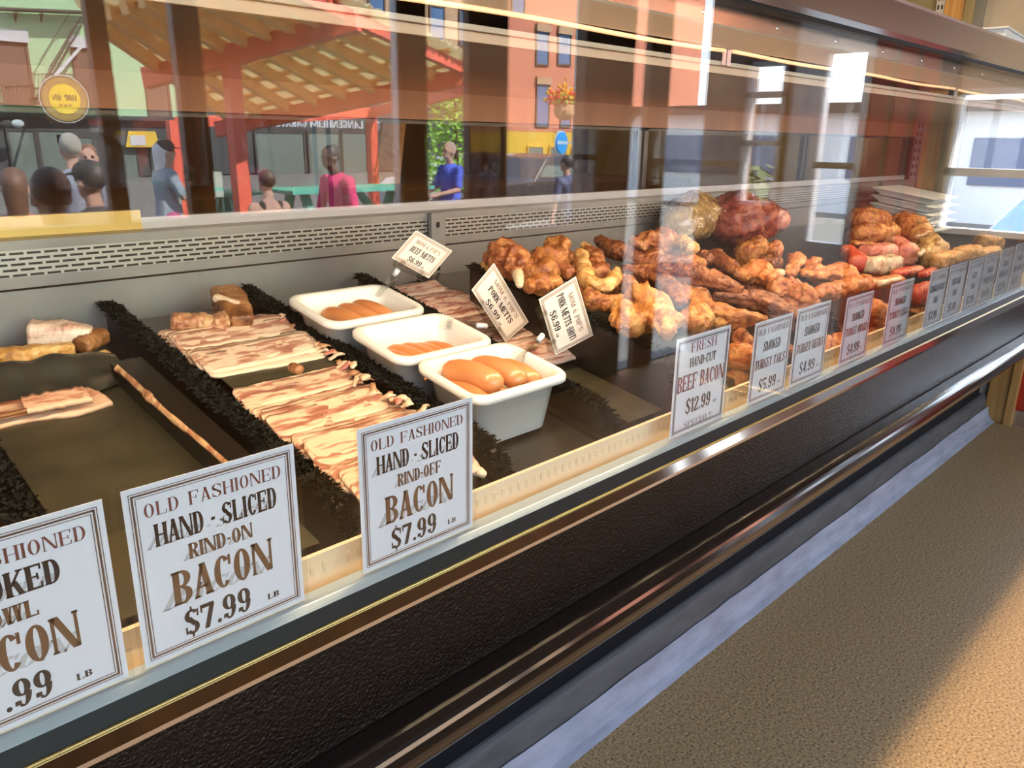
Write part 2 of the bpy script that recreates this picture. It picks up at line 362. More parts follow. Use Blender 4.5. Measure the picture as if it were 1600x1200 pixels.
# windows of the end wall: frame, rail and pane
def window(n, y0, y1, z0, z1, bars, fm='whiteframe', fw=0.025):
    fr = MB(); x0 = XE-0.02; x1 = XE+0.05
    fr.box(x0, x1, y0, y0+fw, z0, z1).box(x0, x1, y1-fw, y1, z0, z1).box(x0, x1, y0, y1, z0, z0+fw).box(x0, x1, y0, y1, z1-fw, z1)
    for z in bars: fr.box(x0, x1, y0, y1, z-fw*0.7, z+fw*0.7)
    o = fr.build('window_%d' % n, fm); struct(o)
    MB().box(XE+0.01, XE+0.016, y0, y1, z0, z1).build('pane', 'winglass', o)
window(1, -0.10, 0.50, 0.82, 1.44, [1.09])
struct(ewall(-0.10, 0.50, 0, 0.82).build('wall_end_low', mat('slate_panel', (0.10, 0.11, 0.14), 0.6)))
window(2, 0.50, 0.74, 0.86, 1.02, [])
dr = MB(); x0, x1 = XE-0.02, XE+0.05
dr.box(x0, x1, -0.515, -0.48, 0, 2.2).box(x0, x1, -0.86, -0.70, 0, 2.2).box(x0, x1, -0.70, -0.515, 0, 0.72).box(x0, x1, -0.70, -0.515, 1.62, 2.2)
d_ = dr.build('door_1', 'greyframe'); struct(d_)
MB().box(XE+0.01, XE+0.016, -0.70, -0.515, 0.72, 1.62).build('pane', 'winglass', d_)
MB().box(XE-0.05, XE-0.02, -0.70, -0.515, 1.085, 1.115).build('push_bar', 'darkframe', d_)
struct(ewall(-0.86, -0.48, 2.2, ZC).build('wall_end_over_door', 'darkwood'))
struct(ewall(-0.90, -0.86, 0, ZC).build('trim_door_post', 'brownwood'))
window(3, -1.12, -0.90, 0.88, 1.60, [1.20, 1.44], 'whiteframe', 0.02)
struct(ewall(-1.12, -0.90, 0, 0.88).build('wall_end_dado', 'brownwood'))
struct(ewall(-1.12, -0.90, 1.60, ZC).build('wall_end_over_window', 'brownwood'))
struct(ewall(YF, -1.12, ZS, ZC).build('wall_end_corner', 'brownwood'))

# street front: open bays between brown posts
header = MB().box(XW, XE, YF-0.08, YF+0.08, 2.10, ZC); struct(header.build('wall_front_header', 'brownwood'))
for i, (a, b, m) in enumerate(((-1.55, -1.42, 'brownwood'), (-0.45, -0.32, 'brownwood'), (0.838, 0.888, 'brownwood'), (1.072, 1.104, 'darkframe'), (1.106, 1.152, 'brownwood'),
                               (1.88, 1.895, 'greyframe'), (1.895, 2.02, 'brownwood'), (2.23, 2.30, 'brownwood'), (2.30, 2.45, 'darkwood'), (3.295, 3.31, 'greyframe'), (3.44, 3.62, 'brownwood'))):
    post('trim_front_post_%d' % (i+1), a, b, YF-0.018, YF+0.018, 0.951 if b < 2.23 else 0, 2.12, m)
struct(MB().box(2.93, 3.295, YF-0.03, YF+0.03, 0, 2.12).build('wall_front_panel', 'darkwood'))
struct(MB().box(XW, 2.23, YF-0.04, YF+0.04, 0, 0.95).build('wall_front_knee', 'darkwood'))
struct(MB().box(2.45, 2.93, YF-0.03, YF+0.03, 0, 0.82).build('wall_front_dado', 'darkwood'))
struct(MB().box(XW, XE, YF-0.12, YF-0.02, ZS, 0.0).build('wall_front_base', mat('dock_concrete', (0.25, 0.24, 0.22), 0.8)))
br = MB().bar((2.95, YF+0.04, 0.95), (3.28, YF+0.04, 1.35), 0.03, 0.07, (0, 1, 0)); struct(br.build('trim_front_brace', 'brownwood'))

# ================================================================== the display case
X0, X1 = -1.2, 3.90
case = thing('display_case', (1.3, 0.9, 0.0), 'long refrigerated butcher case with glass front, steel canopy and black bumper', 'display case')
def cp(mb, name, m, parent=None, **k): return mb.build(name, m, parent or case, **k)
# front below the glass
cp(MB().prism([(0.5525, 0.7955), (0.5605, 0.7995), (0.575, 0.8000), (0.575, 0.776), (0.5525, 0.776)], X0, X1), 'glass_channel', 'alu')
g_ = cp(MB().prism([(0.5462, 0.7815), (0.5524, 0.7952), (0.5524, 0.776), (0.5462, 0.776)], X0, X1), 'black_gasket', 'gasket')
cp(MB().prism([(0.5450, 0.7790), (0.5462, 0.7808), (0.5462, 0.7770), (0.5450, 0.7770)], X0, X1), 'gold_strip', 'brass')
cp(MB().prism([(0.5408, 0.7645), (0.5440, 0.7775), (0.5462, 0.7775), (0.5462, 0.760), (0.5408, 0.760)], X0, X1), 'chrome_strip', 'chrome')
cp(MB().prism([(0.5412, 0.7615), (0.546, 0.7615), (0.546, 0.60), (0.5405, 0.60)], X0, X1), 'apron_panel', 'apron')
bp = [(0.520-0.0255*math.sin(a), 0.6265+0.0255*math.cos(a)) for a in [math.pi*i/18 for i in range(19)]]
cp(MB().prism(bp+[(0.5395, 0.601), (0.5395, 0.648), (0.5385, 0.652)], X0, X1), 'bumper_rail', 'bumper', smooth=False)
for p in case.children[-1].data.polygons: p.use_smooth = len(p.vertices) == 4
cp(MB().prism([(0.546, 0.776), (0.546, 0.60), (0.88, 0.20), (0.88, 0.10), (1.36, 0.10), (1.36, 0.68), (0.70, 0.68), (0.70, 0.776)], X0, X1), 'lower_body', 'kick')
# painted masonry curb that the case stands on
cb = MB().prism([(0.852, 0.0), (0.852, 0.062), (0.862, 0.118), (0.874, 0.124), (1.40, 0.124), (1.40, 0.0)], X0, 3.955)
curb = struct(cb.build('trim_curb', 'curb', bevel=0.006))
cv = MB(); n = 120
for i in range(n+1):
    x = X0+(3.965-X0)*i/n; q = noise.noise(Vector((x*3, 1, 0)))*0.008+noise.noise(Vector((x*11, 5, 0)))*0.004
    cv.v += [(x, 0.8485, 0.0), (x, 0.8485, 0.066+q), (x, 0.846, 0.064+q), (x, 0.838, 0.030), (x, 0.826, 0.012), (x, 0.8095+q*0.2, 0.0015), (x, 0.8095+q*0.2, 0.0)]
for i in range(n):
    for j in range(7): a = i*7+j; b = i*7+(j+1) % 7; cv.f.append((a, b, b+7, a+7))
cv.f.append(tuple(range(7))); cv.f.append(tuple(range(n*7, n*7+7))[::-1])
struct(cv.build('baseboard_cove', 'cove'))

# inside: front air rail, deck, back wall
cp(MB().prism([(0.6035, 0.800), (0.6035, 0.8165), (0.609, 0.8165), (0.612, 0.780), (0.612, 0.776), (0.575, 0.776), (0.575, 0.782), (0.598, 0.782)], X0, X1), 'front_rail', 'rail')
st = MB()
for k in range(100):
    x = 0.30+k*0.0135
    st.box(x, x+0.0035, 0.6022, 0.6036, 0.794, 0.807)
ob = st.build('slot', mat('rail_slot', (0.66, 0.53, 0.34), 0.6), case)
cp(MB().hexa([(X0, 0.612, dz(0.612)-0.02), (X1, 0.612, dz(0.612)-0.02), (X1, 1.31, dz(1.31)-0.02), (X0, 1.31, dz(1.31)-0.02)],
             [(X0, 0.612, dz(0.612)), (X1, 0.612, dz(0.612)), (X1, 1.31, dz(1.31)), (X0, 1.31, dz(1.31))]), 'deck', 'deck')
cp(MB().box(X0, X1, 1.302, 1.32, 0.70, 0.980), 'back_panel', 'steel_back')
cp(MB().box(X0, X1, 1.298, 1.32, 0.984, 1.000), 'vent_lip', 'steel_back')
cp(MB().box(X0, X1, 1.300, 1.32, 1.000, 1.0385), 'vent_plate', 'vent')
cp(MB().box(X0, X1, 1.298, 1.345, 1.0385, 1.052), 'vent_top', 'steel_back')
cp(MB().box(X0, 0.50, 1.346, 1.37, 1.052, 1.082), 'lit_gold_ledge', 'brass')  # lit stretch of the back ledge, its gold light put into the colour
cp(MB().box(0.50, X1, 1.346, 1.37, 1.052, 1.070), 'grey_ledge', 'greyframe')
for x in (-0.15, 1.06, 2.27, 3.48):
    u_ = cp(MB().box(x, x+0.038, 1.286, 1.297, dz(1.29)-0.01, 1.052), 'upright', 'steel_back')
    for z in (1.022, 0.915, 0.932, 0.955, 0.975): MB().box(x+0.013, x+0.021, 1.2850, 1.2862, z, z+0.011).build('slot', 'gasket', u_)
# service doors behind
cp(MB().box(X0, X1, 1.322, 1.352, 1.236, 1.300), 'rear_header', 'copper')
for i, x in enumerate((-1.15, -0.14, 0.87, 1.88, 2.89)):
    dd = cp(MB().box(x, x+0.02, 1.352, 1.368, 1.07, 1.25).box(x+0.98, x+1.0, 1.352, 1.368, 1.07, 1.25).box(x, x+1, 1.352, 1.368, 1.228, 1.25), 'rear_door', 'darkframe')
    MB().box(x+0.02, x+0.98, 1.357, 1.362, 1.07, 1.228).build('pane', 'doorglass', dd)
# canopy
cp(MB().box(X0, X1, 0.618, 1.352, 1.290, 1.300), 'canopy_ceiling', 'canopy')
cp(MB().prism([(0.612, 1.290), (0.620, 1.290), (0.620, 1.299), (0.612, 1.299)], X0, X1), 'canopy_lip', 'lightpaint')
lt = cp(MB().prism([(0.573, 1.338), (0.601, 1.3205), (0.603, 1.324), (0.577, 1.342)], X0, X1), 'light_shade', 'lightpaint')
for k in range(5):
    x = -0.9+k*0.96
    MB().tube([(x+0.01+0.94*t/24.0, 0.604, 1.3175+0.0012*math.sin(k+t*0.5)) for t in range(25)], 0.0026, 8).build('light_tube', 'tube', lt, smooth=True)
    MB().box(x-0.016, x-0.006, 0.603, 0.614, 1.300, 1.330).box(x-0.004, x+0.006, 0.603, 0.614, 1.300, 1.330).build('bracket', 'steel', lt)
MB().box(X0, X1, 0.606, 0.613, 1.2995, 1.3045).build('trim_bar', mat('pale_trim', (0.6, 0.5, 0.36), 0.4), lt)
cp(MB().prism([(0.578, 1.336), (0.582, 1.336), (0.582, 1.39), (0.578, 1.39)], X0, X1), 'canopy_apron', 'canopy')
for k in range(24): cp(MB().ball((-0.8+k*0.19, 0.5785, 1.352), (0.004, 0.0022, 0.004), 10, 6), 'screw', 'chrome', smooth=True)
cp(MB().prism([(0.548, 1.372), (0.586, 1.372), (0.600, 1.426), (0.556, 1.426)], X0, X1+0.02), 'fascia', 'steel')
cp(MB().prism([(0.5455, 1.368), (0.551, 1.368), (0.551, 1.3765), (0.5455, 1.3765)], X0, X1+0.02), 'fascia_trim', 'chrome')
cp(MB().prism([(0.551, 1.364), (0.570, 1.364), (0.570, 1.372), (0.551, 1.372)], X0, X1), 'glass_top_gasket', 'gasket')
cp(MB().box(X0, X1+0.02, 0.556, 1.40, 1.426, 1.431), 'top_sheet', 'steel')
cp(MB().box(X0, X1+0.02, 1.352, 1.40, 1.25, 1.426), 'rear_canopy', 'darkframe')
# ends
for x in (X0-0.02, X1):
    e_ = cp(MB().box(x, x+0.02, 0.56, 0.60, 0.776, 1.37).box(x, x+0.02, 1.33, 1.37, 0.776, 1.37).box(x, x+0.02, 0.56, 1.37, 0.60, 0.80), 'end_frame', 'darkframe')
    MB().box(x+0.007, x+0.013, 0.60, 1.33, 0.80, 1.37).build('end_pane', 'winglass', e_)
# front panes, butted
gx = [X0, 0.20-0.63, 1.235, 2.44, X1]
gx = [X0, -0.20, 1.372*1.0, 2.46, X1]
for i in range(4):
    cp(MB().box(gx[i]+0.001, gx[i+1]-0.001, 0.553, 0.559, 0.7965, 1.374), 'front_pane', 'glass')

# a white box and the things on the service side
bx = thing('cardboard_box', (2.55, 0.72, 1.4315), 'plain white carton lying on top of the case by the far end', 'box')
MB().hexa([(2.36, 0.63, 1.4315), (2.72, 0.66, 1.4315), (2.70, 0.86, 1.4315), (2.34, 0.83, 1.4315)], [(2.36, 0.63, 1.480), (2.72, 0.66, 1.480), (2.70, 0.86, 1.480), (2.34, 0.83, 1.480)]).build('carton', 'white', bx, bevel=0.002)
MB().hexa([(2.355, 0.625, 1.4802), (2.725, 0.655, 1.4802), (2.705, 0.865, 1.4802), (2.335, 0.835, 1.4802)], [(2.355, 0.625, 1.484), (2.725, 0.655, 1.484), (2.705, 0.865, 1.484), (2.335, 0.835, 1.484)]).build('lid', 'white', bx)
bc = thing('back_counter', (1.2, 2.6, 0.0), 'brown wooden work counter behind the case on the service side', 'counter')
MB().box(-2.0, 3.6, 2.35, 3.2, 0.06, 0.98).build('cabinet', 'brownwood', bc)
MB().box(-2.02, 3.62, 2.30, 3.25, 0.98, 1.02).build('worktop', 'darkwood', bc)
def simple(name, mb, m, label, cat, **k):
    return tag(mb.build(name, m, **k), label, cat)
simple('paper_bag', MB().hexa([(2.78, 2.70, 1.021), (3.02, 2.70, 1.021), (3.02, 2.82, 1.021), (2.78, 2.82, 1.021)], [(2.76, 2.72, 1.40), (3.00, 2.72, 1.36), (3.00, 2.80, 1.36), (2.76, 2.80, 1.40)]), mat('kraft_paper', (0.40, 0.29, 0.12), 0.7),
       'kraft paper bag standing on the back counter behind the case', 'bag')
simple('leaning_board', MB().hexa([(1.9, 2.65, 1.021), (2.02, 2.65, 1.021), (2.02, 2.69, 1.021), (1.9, 2.69, 1.021)], [(2.45, 3.20, 1.75), (2.57, 3.20, 1.75), (2.57, 3.24, 1.75), (2.45, 3.24, 1.75)]), 'wood', 'amber wooden board leaning against the back wall of the service side', 'board')
simple('carton', MB().box(1.55, 1.80, 2.5, 2.8, 1.021, 1.26), mat('brown_carton', (0.32, 0.22, 0.11), 0.8), 'brown carton on the back counter left of the leaning board', 'box')
# ================================================================== lettering: slab-serif capitals drawn as strokes
def glyphs(ch, S, T, SH, SO):
    """list of polygons in a cell of height 1; S thick stem, T thin stroke, SH serif height, SO serif overhang. returns (width, polys)"""
    P = []
    def R(x0, y0, x1, y1): P.append([(x0, y0), (x1, y0), (x1, y1), (x0, y1)])
    def st(x, y0=0.0, y1=1.0, w=S, lo=True, hi=True):
        R(x, y0, x+w, y1)
        if lo: R(x-SO, y0, x+w+SO, y0+SH)
        if hi: R(x-SO, y1-SH, x+w+SO, y1)
    def dg(xa, ya, xb, yb, w): P.append([(xa-w/2, ya), (xa+w/2, ya), (xb+w/2, yb), (xb-w/2, yb)])
    def arc(cx, cy, rx, ry, a0, a1, tx=S, ty=T, n=14):
        for i in range(n):
            a = math.radians(a0+(a1-a0)*i/n); b = math.radians(a0+(a1-a0)*(i+1)/n)
            P.append([(cx+rx*math.cos(a), cy+ry*math.sin(a)), (cx+rx*math.cos(b), cy+ry*math.sin(b)),
                      (cx+(rx-tx)*math.cos(b), cy+(ry-ty)*math.sin(b)), (cx+(rx-tx)*math.cos(a), cy+(ry-ty)*math.sin(a))])
    W = W0 = 0.30+S*1.25
    m = W/2; t2 = T*1.15
    if ch == 'A':
        dg(SO, 0, m, 1, T*1.3); dg(W-S/2, 0, m, 1, S); R(m*0.45, 0.26, W-S*0.7, 0.26+T); R(-SO, 0, SO*2+T, SH); R(W-S-SO, 0, W+SO, SH)
    elif ch in 'BPRD':
        st(0)
        if ch == 'D': R(S*0.5, 0, m, T); R(S*0.5, 1-T, m, 1); arc(m*0.9, 0.5, W-m*0.9, 0.5, -90, 90)
        else:
            arc(m*0.9, 0.745, W-m*0.95, 0.255, -90, 90); R(S, 1-T, m*0.9, 1); R(S, 0.49, m*0.9, 0.49+T)
            if ch == 'B': arc(m*0.9, 0.265, W-m*0.9, 0.265, -90, 90); R(S, 0, m*0.9, T)
            if ch == 'R': dg(W-S*0.45, 0, m*1.05, 0.5, S*0.9); R(W-S*0.9, 0, W+SO, SH)
    elif ch == 'C': arc(m, 0.5, m, 0.5, 42, 318, S, T, 22); R(W-T*1.2, 0.66, W, 0.97)
    elif ch == 'G': arc(m, 0.5, m, 0.5, 42, 320, S, T, 22); R(W-S, 0.08, W, 0.44); R(W-S-SO, 0.44-SH, W+SO, 0.44); R(W-T*1.2, 0.68, W, 0.97)
    elif ch in 'O0': arc(m, 0.5, m, 0.5, 0, 360, S, T, 28)
    elif ch == 'Q': arc(m, 0.5, m, 0.5, 0, 360, S, T, 28); dg(W, -0.1, m, 0.25, S*0.8)
    elif ch in 'EF':
        st(0); R(S, 1-t2, W, 1); R(W-T, 0.76, W, 1); R(S, 0.47, W*0.78, 0.47+T); R(W*0.78-T, 0.38, W*0.78, 0.64)
        if ch == 'E': R(S, 0, W, t2); R(W-T, 0, W, 0.26)
    elif ch == 'H': W += S*0.5; st(0); st(W-S); R(S, 0.46, W-S, 0.46+T)
    elif ch == 'I': W = S; st(0)
    elif ch == 'J': st(W-S, 0.2, 1, S, False, True); arc(m, 0.25, m, 0.25, 180, 360, S, T); P.append([(0, 0.2), (S, 0.2), (S, 0.38), (0, 0.38)])
    elif ch == 'K': W += S*0.4; st(0); dg(S*0.9, 0.38, W-T, 1, T*1.4); dg(W-S*0.55, 0, S*1.5, 0.58, S); R(W-S-SO, 0, W+SO, SH); R(W-S-SO, 1-SH, W+SO*0.5, 1)
    elif ch == 'L': st(0); R(S, 0, W, t2); R(W-T, 0, W, 0.28)
    elif ch == 'M':
        W += S*1.7; R(0, 0, T*1.2, 1); st(W-S); dg(W/2-S*0.15, 0, S*0.55, 1, S); dg(W/2-S*0.15, 0, W-S*0.6, 1, T*1.3); R(-SO, 0, T*1.2+SO, SH); R(-SO, 1-SH, S, 1)
    elif ch == 'N': W += S*0.6; R(0, 0, T*1.2, 1); R(W-T*1.2, 0, W, 1); dg(W-S*0.5, 0, S*0.5, 1, S); R(-SO, 0, T+SO*1.6, SH); R(-SO, 1-SH, S*0.7, 1); R(W-T-SO*1.6, 1-SH, W+SO, 1)
    elif ch == 'S':
        arc(m, 0.735, m, 0.265, 25, 262, S*0.95, T, 16); arc(m, 0.265, m, 0.265, 205, 442, S*0.95, T, 16)
        dg(W-S*0.72, 0.33, S*0.72, 0.70, S*1.1); R(W-T, 0.66, W, 0.95); R(0, 0.05, T, 0.34)
    elif ch == 'T': st(m-S/2, 0, 1, S, True, False); R(0, 1-t2, W, 1); R(0, 0.72, T, 1); R(W-T, 0.72, W, 1)
    elif ch == 'U': W += S*0.3; st(0, 0.28, 1, S, False, True); R(W-T*1.3, 0.28, W, 1); R(W-T*1.3-SO, 1-SH, W+SO, 1); arc(W/2, 0.3, W/2, 0.3, 180, 360, S*0.8, T)
    elif ch in 'VW':
        if ch == 'W': W *= 1.45
        n = 1 if ch == 'V' else 2
        q = W/n
        for i in range(n):
            dg(q*(i+0.5), 0, q*i+S*0.5, 1, S); dg(q*(i+0.5), 0, q*(i+1)-T, 1, T*1.3); R(q*i-SO, 1-SH, q*i+S+SO, 1)
        R(W-T*2-SO, 1-SH, W+SO, 1)
    elif ch == 'X': dg(W-S/2, 0, S/2, 1, S); dg(T, 0, W-T, 1, T*1.3); R(-SO, 0, S, SH); R(W-S, 0, W+SO, SH); R(-SO, 1-SH, S+SO, 1); R(W-S, 1-SH, W+SO, 1)
    elif ch == 'Y': st(m-S/2, 0, 0.45, S, True, False); dg(m, 0.42, S*0.5, 1, S); dg(m, 0.42, W-T, 1, T*1.3); R(-SO, 1-SH, S+SO, 1); R(W-S, 1-SH, W+SO, 1)
    elif ch == 'Z': R(0, 0, W, t2); R(0, 1-t2, W, 1); dg(S*0.6, 0, W-S*0.6, 1, S)
    elif ch == '1': W = S+0.12; st(0.10, 0, 1, S, True, False); P.append([(0, 0.78), (0.10, 0.80), (0.10+S, 1), (0.06, 0.95)])
    elif ch == '2': arc(m, 0.72, m, 0.28, -20, 190, S, T); dg(S*0.5, 0.1, W-S*0.6, 0.66, S); R(0, 0, W, T*1.6); R(W-T, 0, W, 0.25)
    elif ch == '3': arc(m, 0.74, m, 0.26, -80, 200, S, T); arc(m, 0.27, m, 0.27, -200, 80, S, T)
    elif ch == '4': st(W-S*1.3, 0, 1, S, True, False); R(0, 0.24, W, 0.24+T*1.3); dg(T, 0.28, W-S*0.9, 1, T*1.5)
    elif ch == '5': R(0.02, 0.5, T*1.3, 1); R(0.02, 1-S*0.8, W*0.92, 1); arc(m, 0.31, m, 0.31, -150, 150, S, T)
    elif ch == '6': arc(m, 0.31, m, 0.31, 0, 360, S, T, 22); arc(m*1.05, 0.5, m*1.05, 0.5, 60, 180, S, T, 12); P.append([(W-S, 0.74), (W, 0.74), (W*0.95, 0.9), (W-S, 0.9)])
    elif ch == '7': R(0, 1-S*0.75, W, 1); R(0, 0.70, T, 1); dg(m*0.75, 0, W-S*0.35, 1-T, S)
    elif ch == '8': arc(m, 0.74, m*0.92, 0.26, 0, 360, S, T, 22); arc(m, 0.28, m, 0.28, 0, 360, S, T, 22)
    elif ch == '9': arc(m, 0.69, m, 0.31, 0, 360, S, T, 22); arc(m*0.95, 0.5, m*1.05, 0.5, -120, 0, S, T, 12); P.append([(0, 0.1), (S, 0.1), (S, 0.26), (0.02, 0.26)])
    elif ch == '$':
        w0, q = glyphs('S', S, T, SH, SO); P += q; R(m-T*0.5, -0.12, m+T*0.5, 0.12); R(m-T*0.5, 0.9, m+T*0.5, 1.12)
    elif ch == '.': W = S*0.9; arc(W/2, S*0.45, W/2, S*0.45, 0, 360, W/2, S*0.45, 10)
    elif ch == '-': W = 0.22; R(0, 0.38, W, 0.38+S*0.7)
    elif ch == '!': W = S; P.append([(0, 1), (S, 1), (S*0.65, 0.3), (S*0.35, 0.3)]); R(S*0.2, 0, S*0.8, 0.14)
    elif ch == '(': W = S*1.2; arc(W*1.6, 0.5, W*1.6, 0.62, 120, 240, S*0.7, T)
    elif ch == ')': W = S*1.2; arc(-W*0.6, 0.5, W*1.6, 0.62, -60, 60, S*0.7, T)
    elif ch == "'": W = S*0.7; P.append([(0, 1), (W, 1), (W*0.7, 0.7), (W*0.3, 0.7)])
    elif ch == '&': arc(m*0.9, 0.78, m*0.6, 0.22, 0, 360, T*1.2, T); arc(m*0.9, 0.28, m*0.9, 0.28, 60, 330, S, T); dg(W, 0, m*0.5, 0.68, S*0.8)
    elif ch == ' ': W = 0.28
    return W, P
def line_polys(txt, S, T, SH, SO, gap):
    x = 0.0; out = []
    for c in txt:
        W, P = glyphs(c, S, T, SH, SO)
        out += [[(a+x, b) for a, b in p] for p in P]; x += W+gap
    return x-gap, out
HEAVY = (0.20, 0.075, 0.07, 0.03, 0.085)
LIGHT = (0.115, 0.04, 0.035, 0.05, 0.115)

def letters(name, txt, cx, y, h, wmax, fmap, m, parent, style=HEAVY, shadow=False, lift=0.0004):
    """one printed line centred on cx with its foot at y, all in the sheet's own plane; fmap lays the sheet in space"""
    w, P = line_polys(txt, *style); k = wmax/w
    mb = MB()
    for p in P:
        mb.add([fmap(cx-wmax/2+a*k, y+b*h, lift) for a, b in p], [(0, 1, 2, 3)])
    o = mb.build(name, m, parent)
    if shadow:
        sb = MB()
        for p in P: sb.add([fmap(cx-wmax/2+a*k-(1-b)*h*0.0-(h*0.30)*(1-b)-0.001, y+(b*0.45)*h-h*0.02, lift*0.5) for a, b in p], [(0, 1, 2, 3)])
        sb.build('print_shadow', 'ink_grey', parent)
    return o
def border(fmap, W, H, insets, m, parent, lift=0.0004):
    mb = MB()
    for a, t in insets:
        for x0, y0, x1, y1 in ((a, a, W-a, a+t), (a, H-a-t, W-a, H-a), (a, a, a+t, H-a), (W-a-t, a, W-a, H-a)):
            mb.add([fmap(x0, y0, lift), fmap(x1, y0, lift), fmap(x1, y1, lift), fmap(x0, y1, lift)], [(0, 1, 2, 3)])
    return mb.build('border', m, parent)
def sheet(fmap, W, H, name, m, th=0.0006, parent=None):
    return MB().hexa([fmap(0, 0, -th), fmap(W, 0, -th), fmap(W, H, -th), fmap(0, H, -th)], [fmap(0, 0, 0), fmap(W, 0, 0), fmap(W, H, 0), fmap(0, H, 0)]).build(name, m, parent)

SIGNS = [
 (0.019, 0.159, 0.951, [('OLD FASHIONED', 'L'), ('SMOKED', 'K'), ('JOWL', 'B'), ('BACON', 'BB'), ('$7.99', '$')], 'ink_brown', 'white sign reading smoked jowl bacon, cut off by the left edge of the photo'),
 (0.172, 0.312, 0.952, [('OLD FASHIONED', 'L'), ('HAND - SLICED', 'K'), ('RIND-ON', 'B'), ('BACON', 'BB'), ('$7.99', '$')], 'ink_brown', 'white sign reading hand-sliced rind-on bacon, leaning inside the case glass'),
 (0.3755, 0.5165, 0.948, [('OLD FASHIONED', 'L'), ('HAND - SLICED', 'K'), ('RIND-OFF', 'B'), ('BACON', 'BB'), ('$7.99', '$')], 'ink_brown', 'white sign reading hand-sliced rind-off bacon, below the front white tub'),
 (0.890, 1.031, 0.945, [('FRESH', 'RL'), ('HAND-CUT', 'K'), ('BEEF BACON', 'RB'), ('$12.99', '$'), ('SPECIAL!!', 'SP')], 'ink_black', 'white sign reading fresh hand-cut beef bacon special, with a black border'),
 (1.1055, 1.230, 0.935, [('OLD FASHIONED', 'L'), ('SMOKED', 'K'), ('TURKEY TAILS', 'R'), ('$5.99', '$')], 'ink_rust', 'narrow white sign reading smoked turkey tails at 5.99'),
 (1.249, 1.377, 0.937, [('OLD FASHIONED', 'L'), ('SMOKED', 'K'), ('TURKEY NECKS', 'R'), ('$4.99', '$')], 'ink_rust', 'narrow white sign reading smoked turkey necks at 4.99'),
 (1.4475, 1.571, 0.931, [('OLD FASHIONED', 'L'), ('SMOKED', 'K'), ('TURKEY WINGS', 'R'), ('$4.99', '$')], 'ink_rust', 'narrow white sign reading smoked turkey wings at 4.99'),
 (1.6625, 1.793, 0.931, [('OLD FASHIONED', 'L'), ('SMOKED', 'K'), ('TURKEY LEGS', 'R'), ('$4.99', '$')], 'ink_rust', 'narrow white sign reading smoked turkey legs at 4.99'),
 (1.898, 2.0145, 0.932, [('OLD FASHIONED', 'L'), ('SMOKED PICNIC', 'K'), ('HAM', 'K'), ('$3.99', '$')], 'ink_rust', 'narrow white sign reading smoked picnic ham'),
 (2.031, 2.157, 0.932, [('OLD FASHIONED', 'L'), ('COTTAGE', 'K'), ('HAM', 'K'), ('$5.99', '$')], 'ink_rust', 'narrow white sign reading cottage ham'),
 (2.175, 2.297, 0.930, [('OLD FASHIONED', 'L'), ('CITY', 'K'), ('HAM', 'K'), ('$7.99', '$')], 'ink_rust', 'narrow white sign right of the cottage ham sign, priced 7.99'),
 (2.310, 2.433, 0.931, [('OLD FASHIONED', 'L'), ('SMOKED', 'K'), ('COUNTRY HAM', 'K'), ('$4.99', '$')], 'ink_rust', 'narrow white sign third from the far right end of the sign row'),
 (2.4515, 2.582, 0.934, [('OLD FASHIONED', 'L'), ('FRESH', 'K'), ('HAM HOCKS', 'K'), ('$2.99', '$')], 'ink_rust', 'narrow white sign second from the far right end of the sign row'),
 (2.601, 2.725, 0.937, [('OLD FASHIONED', 'L'), ('SMOKED', 'K'), ('PORK HOCKS', 'K'), ('$3.99', '$')], 'ink_rust', 'narrow white sign cut off by the right edge of the photo'),
]
